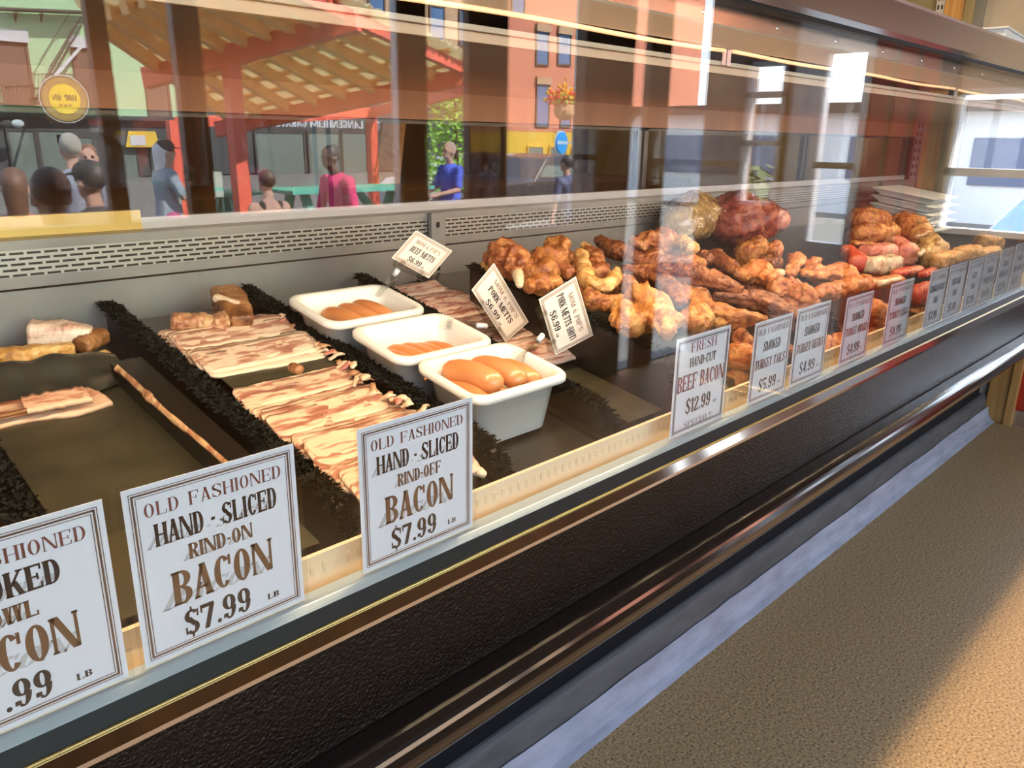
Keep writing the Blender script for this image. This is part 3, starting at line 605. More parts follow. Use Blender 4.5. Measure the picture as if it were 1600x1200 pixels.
for si, (xa, xb, zt, lines, bcol, lab) in enumerate(SIGNS):
    W = xb-xa; H = zt-0.8015; Y0 = 0.5655+0.0005*(si % 2)
    fm = lambda x, y, l, xa=xa, Y0=Y0: (xa+x, Y0-l, 0.8015+y)
    r = tag(sheet(fm, W, H, 'price_sign', 'paper'), lab, 'sign', 'price signs along the case glass')
    border(fm, W, H, [(0.0042, 0.0006), (0.0058, 0.0016), (0.0086, 0.0006)] if si < 8 else [(0.004, 0.0012), (0.007, 0.0006)], bcol, r)
    big = si < 3; c = W/2
    for li, (t, k) in enumerate(lines):
        if k in ('L', 'RL'):
            letters('lettering', t, c, H*(0.825 if big else 0.83), H*0.075 if k == 'L' else H*0.10, W*(0.80 if k == 'L' else 0.46), fm, 'ink_rust' if k == 'L' else 'ink_red', r, LIGHT)
        elif k == 'SP': letters('lettering', t, c, H*0.055, H*0.065, W*0.52, fm, 'ink_slate', r, LIGHT)
        elif k == '$':
            if big: letters('lettering', t, c-W*0.06, H*0.085, H*0.15, W*0.40, fm, 'ink_black', r); letters('lettering', 'LB', W*0.79, H*0.10, H*0.036, W*0.075, fm, 'ink_black', r)
            else: letters('lettering', t, c-W*0.02, H*(0.20 if si == 3 else 0.12), H*0.155, W*0.46, fm, 'ink_black', r); letters('lettering', 'LB', W*0.80, H*(0.215 if si == 3 else 0.14), H*0.03, W*0.06, fm, 'ink_black', r)
        elif big:
            y, h, ww, cc = {'K': (0.655, 0.125, 0.72, 'ink_black'), 'B': (0.525, 0.088, 0.38, 'ink_brown'), 'BB': (0.285, 0.195, 0.60, 'ink_brown')}[k]
            if t == 'SMOKED': ww = 0.52
            if t == 'JOWL': ww = 0.28
            letters('lettering', t, c, H*y, H*h, W*ww, fm, cc, r, shadow=True)
        elif si == 3:
            y, h, ww, cc = {'K': (0.68, 0.095, 0.48, 'ink_black'), 'RB': (0.45, 0.165, 0.86, 'ink_red')}[k]
            letters('lettering', t, c, H*y, H*h, W*ww, fm, cc, r)
        else:
            y = 0.62 if li == 1 else 0.41
            ww = min(0.82, 0.075*len(t)+(0.02 if len(t) > 8 else 0.0)); ww = {6: 0.45, 12: 0.80, 11: 0.78, 13: 0.84}.get(len(t), ww)
            letters('lettering', t, c, H*y, H*0.12, W*ww, fm, 'ink_rust' if k == 'R' else 'ink_black', r, shadow=True)
    # clear sleeve
    MB().hexa([(xa-0.004, Y0-0.0016, 0.8005), (xb+0.004, Y0-0.0016, 0.8005), (xb+0.004, Y0-0.0013, 0.8005), (xa-0.004, Y0-0.0013, 0.8005)],
              [(xa-0.004, Y0-0.0016, zt+0.005), (xb+0.004, Y0-0.0016, zt+0.005), (xb+0.004, Y0-0.0013, zt+0.005), (xa-0.004, Y0-0.0013, zt+0.005)]).build('plastic_sleeve', 'film', r)

# small tags on clips, clipped to the rims of the tubs
def tub_tag(corners, Y, lines, lab, clip, rim):
    """corners: places of top-left, top-right, bottom-right, bottom-left of the upright text; the tag stands at depth Y"""
    c = [at_y(u, v, Y) for u, v in corners]
    W = (c[1]-c[0]).length; H = (c[3]-c[0]).length
    nrm = (c[1]-c[0]).cross(c[0]-c[3]).normalized()
    def fm(x, y, l):
        s = x/W; t = 1-y/H
        p = (c[0]*(1-s)+c[1]*s)*(1-t)+(c[3]*(1-s)+c[2]*s)*t
        return p+nrm*l
    r = tag(sheet(fm, W, H, 'price_tag', 'tagpaper', 0.0008), lab, 'tag', 'small price tags on the white tubs')
    border(fm, W, H, [(0.003, 0.0009), (0.0052, 0.0006), (0.007, 0.0006)], 'ink_brown', r)
    letters('lettering', lines[0], W*0.5, H*0.68, H*0.13, W*0.64, fm, 'ink_brown', r, LIGHT)
    letters('lettering', lines[1], W*0.5, H*0.41, H*0.18, W*(0.62 if len(lines[1]) < 12 else 0.78), fm, 'ink_black', r)
    letters('lettering', lines[2], W*0.46, H*0.14, H*0.16, W*0.34, fm, 'ink_black', r)
    letters('lettering', 'LB', W*0.70, H*0.14, H*0.06, W*0.06, fm, 'ink_black', r)
    # clear holder along the foot of the tag, white swivel, clear spring clip down to the tub rim
    a = fm(W*0.12, -0.004, 0.0); b = fm(W*0.88, -0.004, 0.0)
    MB().bar(a, b, 0.012, 0.008, nrm).bar(fm(W*0.25, 0.006, 0.002), fm(W*0.25, -0.010, 0.002), 0.006, 0.004, nrm).bar(fm(W*0.75, 0.006, 0.002), fm(W*0.75, -0.010, 0.002), 0.006, 0.004, nrm).build('holder', 'acrylic', r)
    s0 = fm(W*clip, -0.008, 0.0); tgt = Vector(rim); mid = s0.lerp(tgt, 0.35); m2 = s0.lerp(tgt, 0.62)
    MB().tube([s0.lerp(tgt, 0.10), mid], [0.0045, 0.0045], 12).build('swivel', 'white', r, smooth=True)
    d = (tgt-s0).normalized(); sd = Vector((1, 0.2, 0)).normalized()*0.009
    cl = MB().bar(mid, m2, 0.014, 0.006, (0, 1, 0)).bar(m2-sd*0.6, tgt-sd+d*0.012, 0.014, 0.002, (0, 1, 0)).bar(m2+sd*0.6, tgt+sd+d*0.010, 0.014, 0.002, (0, 1, 0)).bar(m2-sd*0.7, m2+sd*0.7, 0.014, 0.002)
    cl.build('clip', 'acrylic', r)
    return r
tub_tag([(650, 360), (707, 392), (670, 435), (612, 403)], 1.075, ["MOM & POP'S", 'BEEF METTS', '$6.99'], 'small cream tag reading beef metts, tilted above the rear tub', 0.28, (0.800, 1.10, 0.948))
tub_tag([(772, 411), (826, 503), (790, 535), (737, 453)], 0.93, ["MOM & POP'S", 'PORK METTS', '$6.99'], 'small cream tag reading pork metts, turned sideways above the middle tub', 0.62, (0.802, 0.935, 0.917))
tub_tag([(900, 432), (927, 524), (868, 555), (842, 468)], 0.795, ["MOM & POP'S", 'PORK METTS (HOT)', '$6.99'], 'small cream tag reading hot pork metts, turned sideways above the front tub', 0.55, (0.822, 0.785, 0.890))
# ================================================================== dividers with their fringe of plastic leaves
def fringe_mesh(L, h0, seed, n):
    """leaves along the top of a divider that runs in +Y, rises with the deck and rounds down at its front end"""
    rnd = random.Random(seed); mb = MB()
    for i in range(n):
        t = rnd.random()*L
        hh = h0 if t > 0.045 else h0*math.sqrt(max(0.02, 1-((0.045-t)/0.045)**2))
        z0 = t*SL+hh-0.006
        y = t
        a = rnd.uniform(-1.25, 1.25); b = rnd.uniform(-0.7, 0.7); ln = rnd.uniform(0.008, 0.016)
        if t < 0.02: b -= 0.8
        d = Vector((math.sin(a), math.sin(b)*0.8, math.cos(a))).normalized(); s = d.cross(Vector((rnd.random()-.5, 1, rnd.random()-.5))).normalized()*rnd.uniform(0.0007, 0.0015)
        p = Vector((rnd.uniform(-0.006, 0.006), y, z0)); q = p+d*ln*0.6; e = p+d*ln+Vector((rnd.uniform(-.003, .003), rnd.uniform(-.004, .004), -0.002))
        mb.add([p-s*0.6, p+s*0.6, q+s*1.5, q-s*1.5, e+s*0.9, e-s*0.9], [(0, 1, 2, 3), (3, 2, 4, 5)])
    return mb
def divider(x, y0, y1, h, lab, seed, n=6500, thick=0.008):
    L = y1-y0
    r = thing('divider', (x, y0, dz(y0)), lab, 'divider', 'black fringed dividers of the case')
    pr = [(0.0, 0.0), (L, L*SL), (L, L*SL+h)]
    pr += [(0.045, 0.045*SL+h)]+[(0.045-0.045*math.sin(a), (0.045-0.045*math.sin(a))*SL+h*max(0.05, math.cos(a))) for a in (0.3, 0.6, 0.9, 1.15, 1.35, 1.5)]
    MB().prism(pr, -thick/2, thick/2).build('plate', 'blackplast', r, loc=(0, 0, 0))
    MB().prism([(0.0, 0.0), (L, L*SL), (L, L*SL+0.004), (0.0, 0.004)], -0.022, 0.022).build('foot', 'blackplast', r, loc=(0, 0, 0))
    f = fringe_mesh(L, h, seed, n).build('leaf_fringe', 'fringe', r, loc=(0, 0, 0)); f['kind'] = 'stuff'
    return r
divider(0.155, 0.635, 1.285, 0.050, 'black fringed divider at the left edge of the photo, beside the jowl bacon tray', 1)
divider(0.412, 0.640, 1.290, 0.052, 'black fringed divider between the jowl bacon tray and the sliced pork bacon', 2)
divider(0.640, 0.640, 1.285, 0.052, 'black fringed divider between the sliced pork bacon and the white tubs', 3)
divider(0.872, 0.650, 1.280, 0.050, 'black fringed divider between the white tubs and the beef bacon', 4)
divider(1.004, 0.632, 1.10, 0.110, 'tall black divider holding back the smoked turkey pile, right of the beef bacon', 5, 5000, 0.012)
divider(1.640, 0.650, 1.10, 0.080, 'black fringed divider behind the turkey wings sign, half buried by smoked meat', 6, 2200)

# pans under the meat
def pan(x0, x1, y0, y1, h, lab, m='blackplast'):
    t = 0.004
    q = lambda y, z: (y, dz(y)+z)
    mb = MB()
    lo = [(x0, y0, dz(y0)+0.001), (x1, y0, dz(y0)+0.001), (x1, y1, dz(y1)+0.001), (x0, y1, dz(y1)+0.001)]
    mb.hexa(lo, [(a, b, c+h) for a, b, c in lo])
    return tag(mb.build('meat_pan', m, bevel=0.003), lab, 'pan', 'black pans on the case deck')
pan(0.436, 0.614, 0.655, 1.285, 0.022, 'black pan under the two piles of sliced pork bacon')
pan(0.896, 0.990, 0.66, 1.20, 0.018, 'black pan under the beef bacon')
pan(1.012, 1.628, 0.64, 1.28, 0.030, 'black pan under the smoked turkey pile')
pan(1.668, 2.98, 0.64, 1.28, 0.020, 'black pan under the hams at the far right')
pan(0.182, 0.386, 0.66, 1.285, 0.010, 'black pan under the dark paper of the jowl bacon')

def paper_sheet(name, x0, x1, y0, y1, h, amp, seed, m, lab, nx=40, ny=40, fold=None):
    mb = MB()
    for j in range(ny+1):
        for i in range(nx+1):
            x = x0+(x1-x0)*i/nx; y = y0+(y1-y0)*j/ny
            z = dz(y)+h+amp*(noise.noise(Vector((x*14, y*14, seed)))+0.5*noise.noise(Vector((x*40, y*40, seed))))
            if fold: x, y, z = fold(x, y, z, i/nx, j/ny)
            mb.v.append((x, y, z))
    n1 = (nx+1)*(ny+1)
    mb.v += [(a, b, c-0.0008) for a, b, c in mb.v[:n1]]
    for j in range(ny):
        for i in range(nx):
            a = j*(nx+1)+i; mb.f.append((a, a+1, a+nx+2, a+nx+1)); mb.f.append((a+n1, a+nx+1+n1, a+nx+2+n1, a+1+n1))
    return tag(mb.build(name, m, smooth=True), lab, 'paper')
paper_sheet('butcher_paper', 0.185, 0.384, 0.655, 1.13, 0.0145, 0.0016, 3, 'panpaper', 'dark butcher paper lining the jowl bacon tray')
paper_sheet('butcher_paper', 0.900, 0.988, 0.645, 0.86, 0.024, 0.001, 8, 'panpaper', 'dark butcher paper in front of the sliced beef bacon')
paper_sheet('wax_paper', 0.445, 0.612, 0.955, 1.00, 0.046, 0.001, 8, 'panpaper', 'dark paper edge between the two piles of sliced pork bacon', 20, 8)
def crump(x, y, z, s, t):
    z += 0.026*math.exp(-((t-0.75)/0.26)**2)*(0.95+0.35*noise.noise(Vector((s*5, t*2, 4))))*(1-0.5*max(0, s-0.75)*4)+0.003*math.sin(s*17+t*4)*t*math.exp(-((s-0.6)/0.25)**2)
    return x-0.01*t, y-0.02*t*(1-t)+0.012*noise.noise(Vector((s*5, 1, 2))), z
paper_sheet('crumpled_paper', 0.17, 0.372, 1.075, 1.165, 0.022, 0.001, 5, mat('black_waxed_paper', (0.032, 0.032, 0.024), 0.38), 'crumpled black paper pulled over the golden crusted slab', 60, 30, crump)
# lit edge of the left tray, modelled as a separate tan strip
sb = MB(); pts = []
for i in range(31):
    t = i/30; y = 0.775+t*0.305; pts.append((0.3525+0.0012*math.sin(t*9)-0.008*t, y, dz(y)+0.0465))
for i, p in enumerate(pts): wv = 0.0020+0.0004*math.sin(i*1.1)+(0.0025 if 19 < i < 22 else 0); sb.v += [(p[0]-wv, p[1], p[2]-0.003), (p[0]+wv, p[1], p[2]+0.002), (p[0]+wv, p[1], p[2]-0.001), (p[0]-wv, p[1], p[2]-0.006)]
for i in range(30):
    for j in range(4): a = i*4+j; b = i*4+(j+1) % 4; sb.f.append((a, b, b+4, a+4))
sb.f += [(0, 1, 2, 3), (123, 122, 121, 120)]
rs = tag(sb.build('lit_edge_strip', 'slabmottle', smooth=True), 'thin tan strip painted as the lit edge along the right of the jowl tray', 'rind')
# it lies on a low black ledge
tag(MB().hexa([(0.352, 0.76, dz(0.76)+0.012), (0.386, 0.76, dz(0.76)+0.012), (0.386, 1.10, dz(1.10)+0.012), (0.348, 1.10, dz(1.10)+0.012)], [(0.350, 0.76, dz(0.76)+0.0435), (0.386, 0.76, dz(0.76)+0.0435), (0.386, 1.10, dz(1.10)+0.0435), (0.344, 1.10, dz(1.10)+0.0435)]).build('tray_edge', 'blackplast'), 'black raised tray edge under the tan lit-edge strip', 'tray')

# ================================================================== sliced bacon
def slice_mesh(L, W, seed, tilt, th=0.0035, nx=44, ny=9, wav=0.0035):
    mb = MB(); mb.uv = []
    def pt(i, j, off):
        u = i/nx; v = j/ny; x = (u-0.5)*L
        y = v*W+wav*noise.noise(Vector((x*28, 0.3, seed)))*(1-0.4*v)+0.004*(2*u-1)**2
        en = min(1, min(u, 1-u)*14); y = (y-W/2)*(0.55+0.45*math.sqrt(en))+W/2 if en < 1 else y
        z = v*W*tilt+0.0016*noise.noise(Vector((x*34, v*1.4, seed*1.7)))+0.0010*noise.noise(Vector((x*90, v*3, seed)))
        if v < 0.12: z -= 0.0014*(0.12-v)/0.12
        return (x, y, z+off)
    for off in (0, -th):
        for j in range(ny+1):
            for i in range(nx+1): mb.v.append(pt(i, j, off)); mb.uv.append((i/nx, j/ny))
    n1 = (nx+1)*(ny+1)
    for j in range(ny):
        for i in range(nx):
            a = j*(nx+1)+i; mb.f += [(a, a+1, a+nx+2, a+nx+1), (a+n1, a+nx+1+n1, a+nx+2+n1, a+1+n1)]
    for i in range(nx):
        a = i; mb.f.append((a+n1, a+1+n1, a+1, a)); b = ny*(nx+1)+i; mb.f.append((b, b+1, b+1+n1, b+n1))
    for j in range(ny):
        a = j*(nx+1); mb.f.append((a, a+nx+1, a+nx+1+n1, a+n1)); b = a+nx; mb.f.append((b+n1, b+nx+1+n1, b+nx+1, b))
    return mb
def bacon_pile(n, x, y0, step, h, L, W, m, label, group, seed, rz=0.0, tilt=0.26, name='bacon_slice', drift=0.0):
    protos = []
    for k in range(4):
        o = slice_mesh(L, W, seed+k*3.1, tilt).build(name, m, smooth=True, loc=(0, 0, 0)); protos.append(o)
    rnd = random.Random(seed)
    for i in range(n):
        if i < 4: o = protos[i]
        else: o = protos[i % 4].copy(); COL.objects.link(o)
        y = y0+i*step
        o.location = (x+rnd.uniform(-0.005, 0.005)+drift*i, y, dz(y)+h+0.004*math.sin(i*0.9))
        o.rotation_euler = (rnd.uniform(-0.01, 0.01), rnd.uniform(-0.012, 0.012), rz+rnd.uniform(-0.035, 0.035)+(math.pi if False else 0))
        tag(o, label % ORD[i], 'bacon', group)
bacon_pile(24, 0.528, 0.645, 0.0118, 0.038, 0.172, 0.046, 'bacon_red', '%s slice from the front in the reddish pork bacon pile', 'slices of the front pork bacon pile', 11)
bacon_pile(12, 0.525, 0.985, 0.0112, 0.050, 0.180, 0.050, 'bacon', '%s slice from the front in the pale pork bacon pile', 'slices of the rear pork bacon pile', 29)
bacon_pile(9, 0.946, 0.835, 0.0125, 0.034, 0.118, 0.048, 'beefbacon', '%s slice from the front in the nearest beef bacon pile', 'slices of the nearer beef bacon pile', 47, rz=-0.16)
bacon_pile(9, 0.946, 0.950, 0.0125, 0.036, 0.118, 0.048, 'beefbacon', '%s slice from the front in the middle beef bacon pile', 'slices of the middle beef bacon pile', 53, rz=-0.05)
bacon_pile(9, 0.950, 1.065, 0.0125, 0.040, 0.115, 0.046, 'beefbacon', '%s slice from the front in the rear beef bacon pile', 'slices of the rear beef bacon pile', 59, rz=0.05)
# ================================================================== lumps of meat: a tapering, bent body with an uneven skin
def frame_pts(pts, n):
    """Catmull-Rom through the given points"""
    P = [Vector(p) for p in pts]
    if len(P) == 2: P = [P[0], (P[0]+P[1])/2, P[1]]
    out = []
    for k in range(n):
        t = k/(n-1)*(len(P)-1); i = min(int(t), len(P)-2); f = t-i
        a = P[max(i-1, 0)]; b = P[i]; c = P[i+1]; d = P[min(i+2, len(P)-1)]
        out.append(0.5*((2*b)+(c-a)*f+(2*a-5*b+4*c-d)*f*f+(3*b-a-3*c+d)*f**3))
    return out
def meat(pts, rad, seed, amp=0.22, freq=36.0, flat=0.85, ridges=0, sq=2.0, n=46, m=38, fine=0.13, cap=0.55):
    """closed body along pts with radii rad; flat squashes it in height, ridges run lengthwise, sq > 2 makes it boxy"""
    mb = MB(); C = frame_pts(pts, n); up = Vector((0, 0, 1))
    R = []
    for k in range(n):
        t = k/(n-1)*(len(rad)-1); i = min(int(t), len(rad)-2); f = t-i; f = f*f*(3-2*f); R.append(rad[i]*(1-f)+rad[i+1]*f)
    d0 = (C[1]-C[0]).normalized(); d1 = (C[-1]-C[-2]).normalized()
    rings = []
    q = 6
    for k in range(q): a = math.pi/2*(k+0.15)/q; rings.append((C[0]-d0*R[0]*cap*math.cos(a), R[0]*math.sin(a)**(1.0 if sq <= 2 else 0.5), d0))
    for k in range(n): d = (C[min(k+1, n-1)]-C[max(k-1, 0)]).normalized(); rings.append((C[k], R[k], d))
    for k in range(q-1, -1, -1): a = math.pi/2*(k+0.15)/q; rings.append((C[-1]+d1*R[-1]*cap*math.cos(a), R[-1]*math.sin(a)**(1.0 if sq <= 2 else 0.5), d1))
    for p, r, d in rings:
        s = d.cross(up)
        s = s.normalized() if s.length > 1e-3 else Vector((1, 0, 0)); u = s.cross(d).normalized()
        for j in range(m):
            a = 2*math.pi*j/m; ca, sa = math.cos(a), math.sin(a)
            kq = 1.0 if sq <= 2 else 1.0/((abs(ca)**sq+abs(sa)**sq)**(1/sq))
            dirv = s*ca+u*(sa*flat)
            x = p+dirv*r*kq
            nn = noise.noise(x*freq*0.6+Vector((seed, seed*0.7, 0)))*amp*1.5+noise.noise(x*freq*2.7+Vector((0, seed, 0)))*amp*0.45+noise.noise(x*freq*7+Vector((seed, 0, seed)))*fine
            nn -= 0.9*amp*(abs(noise.noise(x*freq*1.1+Vector((9, seed, 3))))-0.2)*1.6
            nn -= 0.16*amp*(1-min(1, abs(noise.noise(x*freq*2.2+Vector((3, seed, 8))))*7))
            if ridges: nn += 0.09*math.sin(ridges*a+3*noise.noise(x*8+Vector((seed, 0, 0))))
            mb.v.append(tuple(x+dirv*r*nn))
    N = len(rings)
    for k in range(N-1):
        for j in range(m):
            a = k*m+j; b = k*m+(j+1) % m; mb.f.append((a, b, b+m, a+m))
    mb.f.append(tuple(range(m))[::-1]); mb.f.append(tuple(range((N-1)*m, N*m)))
    return mb
def place(pix, h):
    hs = h if isinstance(h, (list, tuple)) else [h]*len(pix)
    out = [at_deck(u, v, q) for (u, v), q in zip(pix, hs)]
    return [p if p.y > 0.648 else at_y(u, v, 0.648) for p, (u, v) in zip(out, pix)]
def prad(p, px): return px*(_m.inverted() @ p).length/FPX*0.97
SEED = [0]
def joint(name, m, pix, rpx, h, lab, cat, group=None, parts=(), **k):
    SEED[0] += 1
    P = place(pix, h); R = [prad(P[min(int(round(i*(len(P)-1)/max(1, len(rpx)-1))), len(P)-1)], r) for i, r in enumerate(rpx)]
    c = sum(P, Vector())/len(P)
    o = meat(P, R, SEED[0]*3.3, **k).build(name, m, smooth=True, loc=tuple(c))
    tag(o, lab, cat, group)
    for (pn, pm, ppix, prp, ph, kw) in parts:
        Q = place(ppix, ph); RR = [prad(Q[0], r) for r in prp]
        meat(Q, RR, SEED[0]+50, **kw).build(pn, pm, o, smooth=True)
    return o
# ---------------- jowl tray and bacon slabs on the left
joint('bacon_slab', 'slabwhite', [(52, 523), (140, 524)], [20, 19, 15], 0.036, 'white fatty bacon slab lying against the back of the case at the left', 'bacon slab', sq=4, amp=0.12, flat=0.95, cap=0.3,
      parts=[('rind', 'slabbrown', [(128, 540), (158, 525)], [14, 15], 0.032, dict(sq=3, amp=0.12, cap=0.3))])
joint('bacon_slab', 'slabgold', [(-15, 558), (40, 555), (112, 545)], [13, 14, 11], 0.040, 'golden crusted bacon slab half covered by crumpled black paper', 'bacon slab', sq=3, amp=0.22, flat=0.9, cap=0.35)
joint('bacon_scrap', 'slabgold', [(162, 553), (182, 570)], [7, 5], 0.026, 'little golden scrap of meat beside the divider left of the sliced pork bacon', 'meat scrap', amp=0.2)
joint('bacon_slab', 'slabmottle', [(275, 510), (330, 510)], [20, 22, 20], 0.050, 'mottled end piece of cured pork behind the pale sliced bacon', 'bacon slab', sq=3, amp=0.24, cap=0.4)
joint('bacon_slab', 'slabmottle', [(335, 508), (357, 500)], [20, 18], 0.055, 'rounded yellowish pork piece between the mottled end and the upright brown slab', 'bacon slab', amp=0.24, cap=0.6)
joint('bacon_slab', 'slabbrown', [(352, 462), (378, 505)], [22, 24, 17], 0.060, 'brown smoked bacon slab standing upright by the divider at the back', 'bacon slab', sq=4, amp=0.12, flat=0.8, cap=0.25,
      parts=[('fat_edge', 'fat', [(338, 466), (372, 474)], [7, 5], 0.078, dict(sq=3, amp=0.15))])
joint('bacon_scrap', 'fat', [(240, 530), (257, 524)], [7, 5], 0.046, 'small white corner of fat behind the pale sliced bacon', 'meat scrap', amp=0.2)
joint('bacon_scrap', 'slabbrown', [(456, 574), (468, 578)], [10, 9], 0.075, 'small round brown nub of rind on the pale sliced bacon', 'meat scrap', amp=0.2)
def long_slice(name, m, pix, h, wid, lab, seed, tilt=0.35, th=0.006):
    P = frame_pts(place(pix, h), 40); mb = MB(); mb.uv = []
    for off in (0, -th):
        for i, p in enumerate(P):
            d = (P[min(i+1, 39)]-P[max(i-1, 0)]).normalized(); s = Vector((-d.y, d.x, 0)).normalized()
            wd = wid*(1 if 1 < i < 38 else 0.7)
            for j in range(6):
                v = j/5; q = p+s*(v*wd)+Vector((0, 0, v*wd*tilt+0.002*noise.noise(Vector((i*0.3, v*2, seed)))+off)); mb.v.append(tuple(q)); mb.uv.append((i/39, v))
    for i in range(39):
        for j in range(5): a = i*6+j; mb.f += [(a, a+6, a+7, a+1), (a+240, a+241, a+247, a+246)]
        a = i*6; mb.f += [(a, a+240, a+246, a+6), (a+5, a+11, a+251, a+245)]
    for a in range(5): mb.f += [(a, a+1, a+241, a+240), (a+234, a+474, a+475, a+235)]
    return tag(mb.build(name, m, smooth=True), lab, 'bacon', 'slices of jowl bacon')
long_slice('bacon_slice', 'jowl', [(-25, 670), (60, 652), (120, 645), (176, 627)], 0.020, 0.042, 'long brown-edged slice of jowl bacon lying on the dark paper at the left', 3)
long_slice('bacon_slice', 'jowl', [(42, 641), (100, 630), (144, 622)], 0.036, 0.034, 'short pink slice of jowl bacon on top of the long slice on dark paper', 5, 0.25)
joint('bacon_scrap', 'slabbrown', [(-12, 652), (42, 641)], [5, 4], 0.034, 'thin curl of brown rind at the left end of the jowl bacon slices', 'meat scrap', amp=0.15)
rn = random.Random(5)
for i in range(34):      # curled slice ends along the right of the pork bacon
    y = 0.77+i*0.0112; a = rn.uniform(-0.9, 1.2); ln = rn.uniform(0.006, 0.013)
    c_ = Vector((0.612+rn.uniform(-.010, .008), y, dz(y)+0.042+rn.uniform(0, .014))); d_ = Vector((math.cos(a), math.sin(a), rn.uniform(-.3, .5)))*ln
    tag(meat([c_-d_, c_+d_*0.2+Vector((0, 0, .003)), c_+d_], [rn.uniform(.002, .004), rn.uniform(.004, .0065), rn.uniform(.002, .004)], i*2.7, amp=0.8, freq=95, n=12, m=12, flat=0.6).build('bacon_end', ('fat', 'slabmottle', 'fat', 'pinkham')[i % 4], smooth=True, loc=tuple(c_)), 'small curled end of fat lying along the right side of the sliced pork bacon', 'bacon end', 'curled bacon ends along the divider')
for i, (u, v) in enumerate([(945, 556), (958, 562), (972, 566), (985, 572), (996, 578), (1008, 585), (1019, 592), (1030, 598)]):
    P = place([(u-7, v-2), (u+6, v+4)], 0.034)
    tag(meat(P, [0.007, 0.009, 0.006], 80+i, amp=0.35, freq=60, n=12, m=12).build('bacon_end', 'pinkham', smooth=True, loc=tuple(P[0])), 'small curled beef bacon end lying at the foot of the tall black divider', 'bacon end', 'beef bacon ends along the tall divider')
joint('fat_trimming', 'fat', [(745, 735), (757, 742)], [9, 6], 0.030, 'small white fat trimming right of the rind-off bacon sign', 'meat scrap', amp=0.3)

# ---------------- white tubs with sausages
def tub(x0, x1, y0, y1, h, lab):
    """tapered tub with a rolled rim, standing square on the sloping deck"""
    r = thing('tub', ((x0+x1)/2, (y0+y1)/2, dz((y0+y1)/2)+0.002), lab, 'tub', 'white plastic tubs of sausages')
    def loop(ins, z, cr, n=8):
        out = []
        for cx, cy, a0 in ((x1-ins-cr, y1-ins-cr, 0), (x0+ins+cr, y1-ins-cr, 90), (x0+ins+cr, y0+ins+cr, 180), (x1-ins-cr, y0+ins+cr, 270)):
            for k in range(n+1):
                a = math.radians(a0+90*k/n); out.append((cx+cr*math.cos(a), cy+cr*math.sin(a)))
        return [(x, y, dz(y)+0.002+z) for x, y in out]
    L = [(0.030, 0.003, 0.020), (0.026, 0.000, 0.024), (0.030, 0.0005, 0.020), (0.022, 0.006, 0.026), (0.012, h-0.012, 0.026), (0.003, h-0.012, 0.024), (0.000, h-0.009, 0.026), (0.000, h-0.003, 0.026), (0.003, h, 0.024), (0.009, h, 0.022), (0.0125, h-0.003, 0.022), (0.0165, h-0.02, 0.022), (0.026, 0.010, 0.022), (0.034, 0.005, 0.018)]
    L = L[2:]
    mb = MB(); n = None
    for ins, z, cr in L: q = loop(ins, z, cr); n = len(q); mb.v += q
    for k in range(len(L)-1):
        for j in range(n): a = k*n+j; b = k*n+(j+1) % n; mb.f.append((a, b, b+n, a+n))
    mb.f.append(tuple(range(n))[::-1]); mb.f.append(tuple(range((len(L)-1)*n, len(L)*n)))
    mb.build('shell', 'tub', r, smooth=False, bevel=0.0)
    o = r.children[0]
    for p in o.data.polygons: p.use_smooth = len(p.vertices) == 4
    return r
tub(0.648, 0.836, 0.700, 0.836, 0.088, 'white plastic tub of plump sausages, nearest of the three tubs')
tub(0.636, 0.822, 0.842, 0.976, 0.088, 'white plastic tub of sausages, the middle of the three tubs')
tub(0.622, 0.812, 0.992, 1.128, 0.088, 'white plastic tub of three sausages, rearmost by the back wall')
def sausage(P, r, lab, grp, seed):
    C = frame_pts(P, 26); c = sum(C, Vector())/26
    mb = MB(); rr = []
    pts = []; L = 26
    for i, p in enumerate(C):
        t = i/(L-1); e = min(t, 1-t)*L/5.0
        k = math.sqrt(max(0.0, 1-(1-min(1, e))**2)); rr.append(r*max(0.16, k)*(1+0.03*math.sin(t*7+seed))); pts.append(p)
    mb.tube(pts, rr, 18)
    o = mb.build('sausage', 'sausage', smooth=True, loc=tuple(c)); tag(o, lab, 'sausage', grp)
    for e, q in ((pts[0], pts[1]), (pts[-1], pts[-2])):
        d = (e-q).normalized(); MB().tube([e-d*0.002, e+d*0.002, e+d*0.005], [0.0028, 0.0018, 0.0026], 8).build('tied_end', 'sausage', o, smooth=True)
    return o
def link(x, y, lean, h, lab, grp, L=0.098, r=0.0165, bow=0.012, seed=0, dx=0.0):
    P = []
    for t in (-1, -0.5, 0, 0.5, 1):
        P.append(Vector((x+dx*t, y+t*L/2, dz(y+t*L/2)+h+lean*t+bow*(1-t*t))))
    return sausage(P, r, lab, grp, seed)
g1 = 'sausages in the front tub'
for i, (x, dx, h, s) in enumerate([(0.693, 0.002, 0.050, 'leftmost, half behind the fringed divider'), (0.706, 0.012, 0.076, 'the fat one on top at the left'), (0.724, 0.006, 0.050, 'lying low in the middle'), (0.754, 0.010, 0.072, 'the curved one right of the middle'), (0.786, 0.010, 0.062, 'furthest right')]):
    link(x-0.001, 0.772, -0.004, h, 'smoked sausage in the front tub, '+s, g1, 0.088, 0.0172, 0.012, i, -dx)
g2 = 'sausages in the middle tub'
for i, (x, s) in enumerate([(0.682, 'first'), (0.704, 'second'), (0.726, 'third'), (0.748, 'fourth'), (0.770, 'fifth')]):
    link(x, 0.906, -0.002, 0.046+0.003*math.sin(i*1.3), 'smoked sausage in the middle tub, %s from the left' % s, g2, 0.092, 0.0165, 0.009, i, -0.008)
g3 = 'sausages in the rear tub'
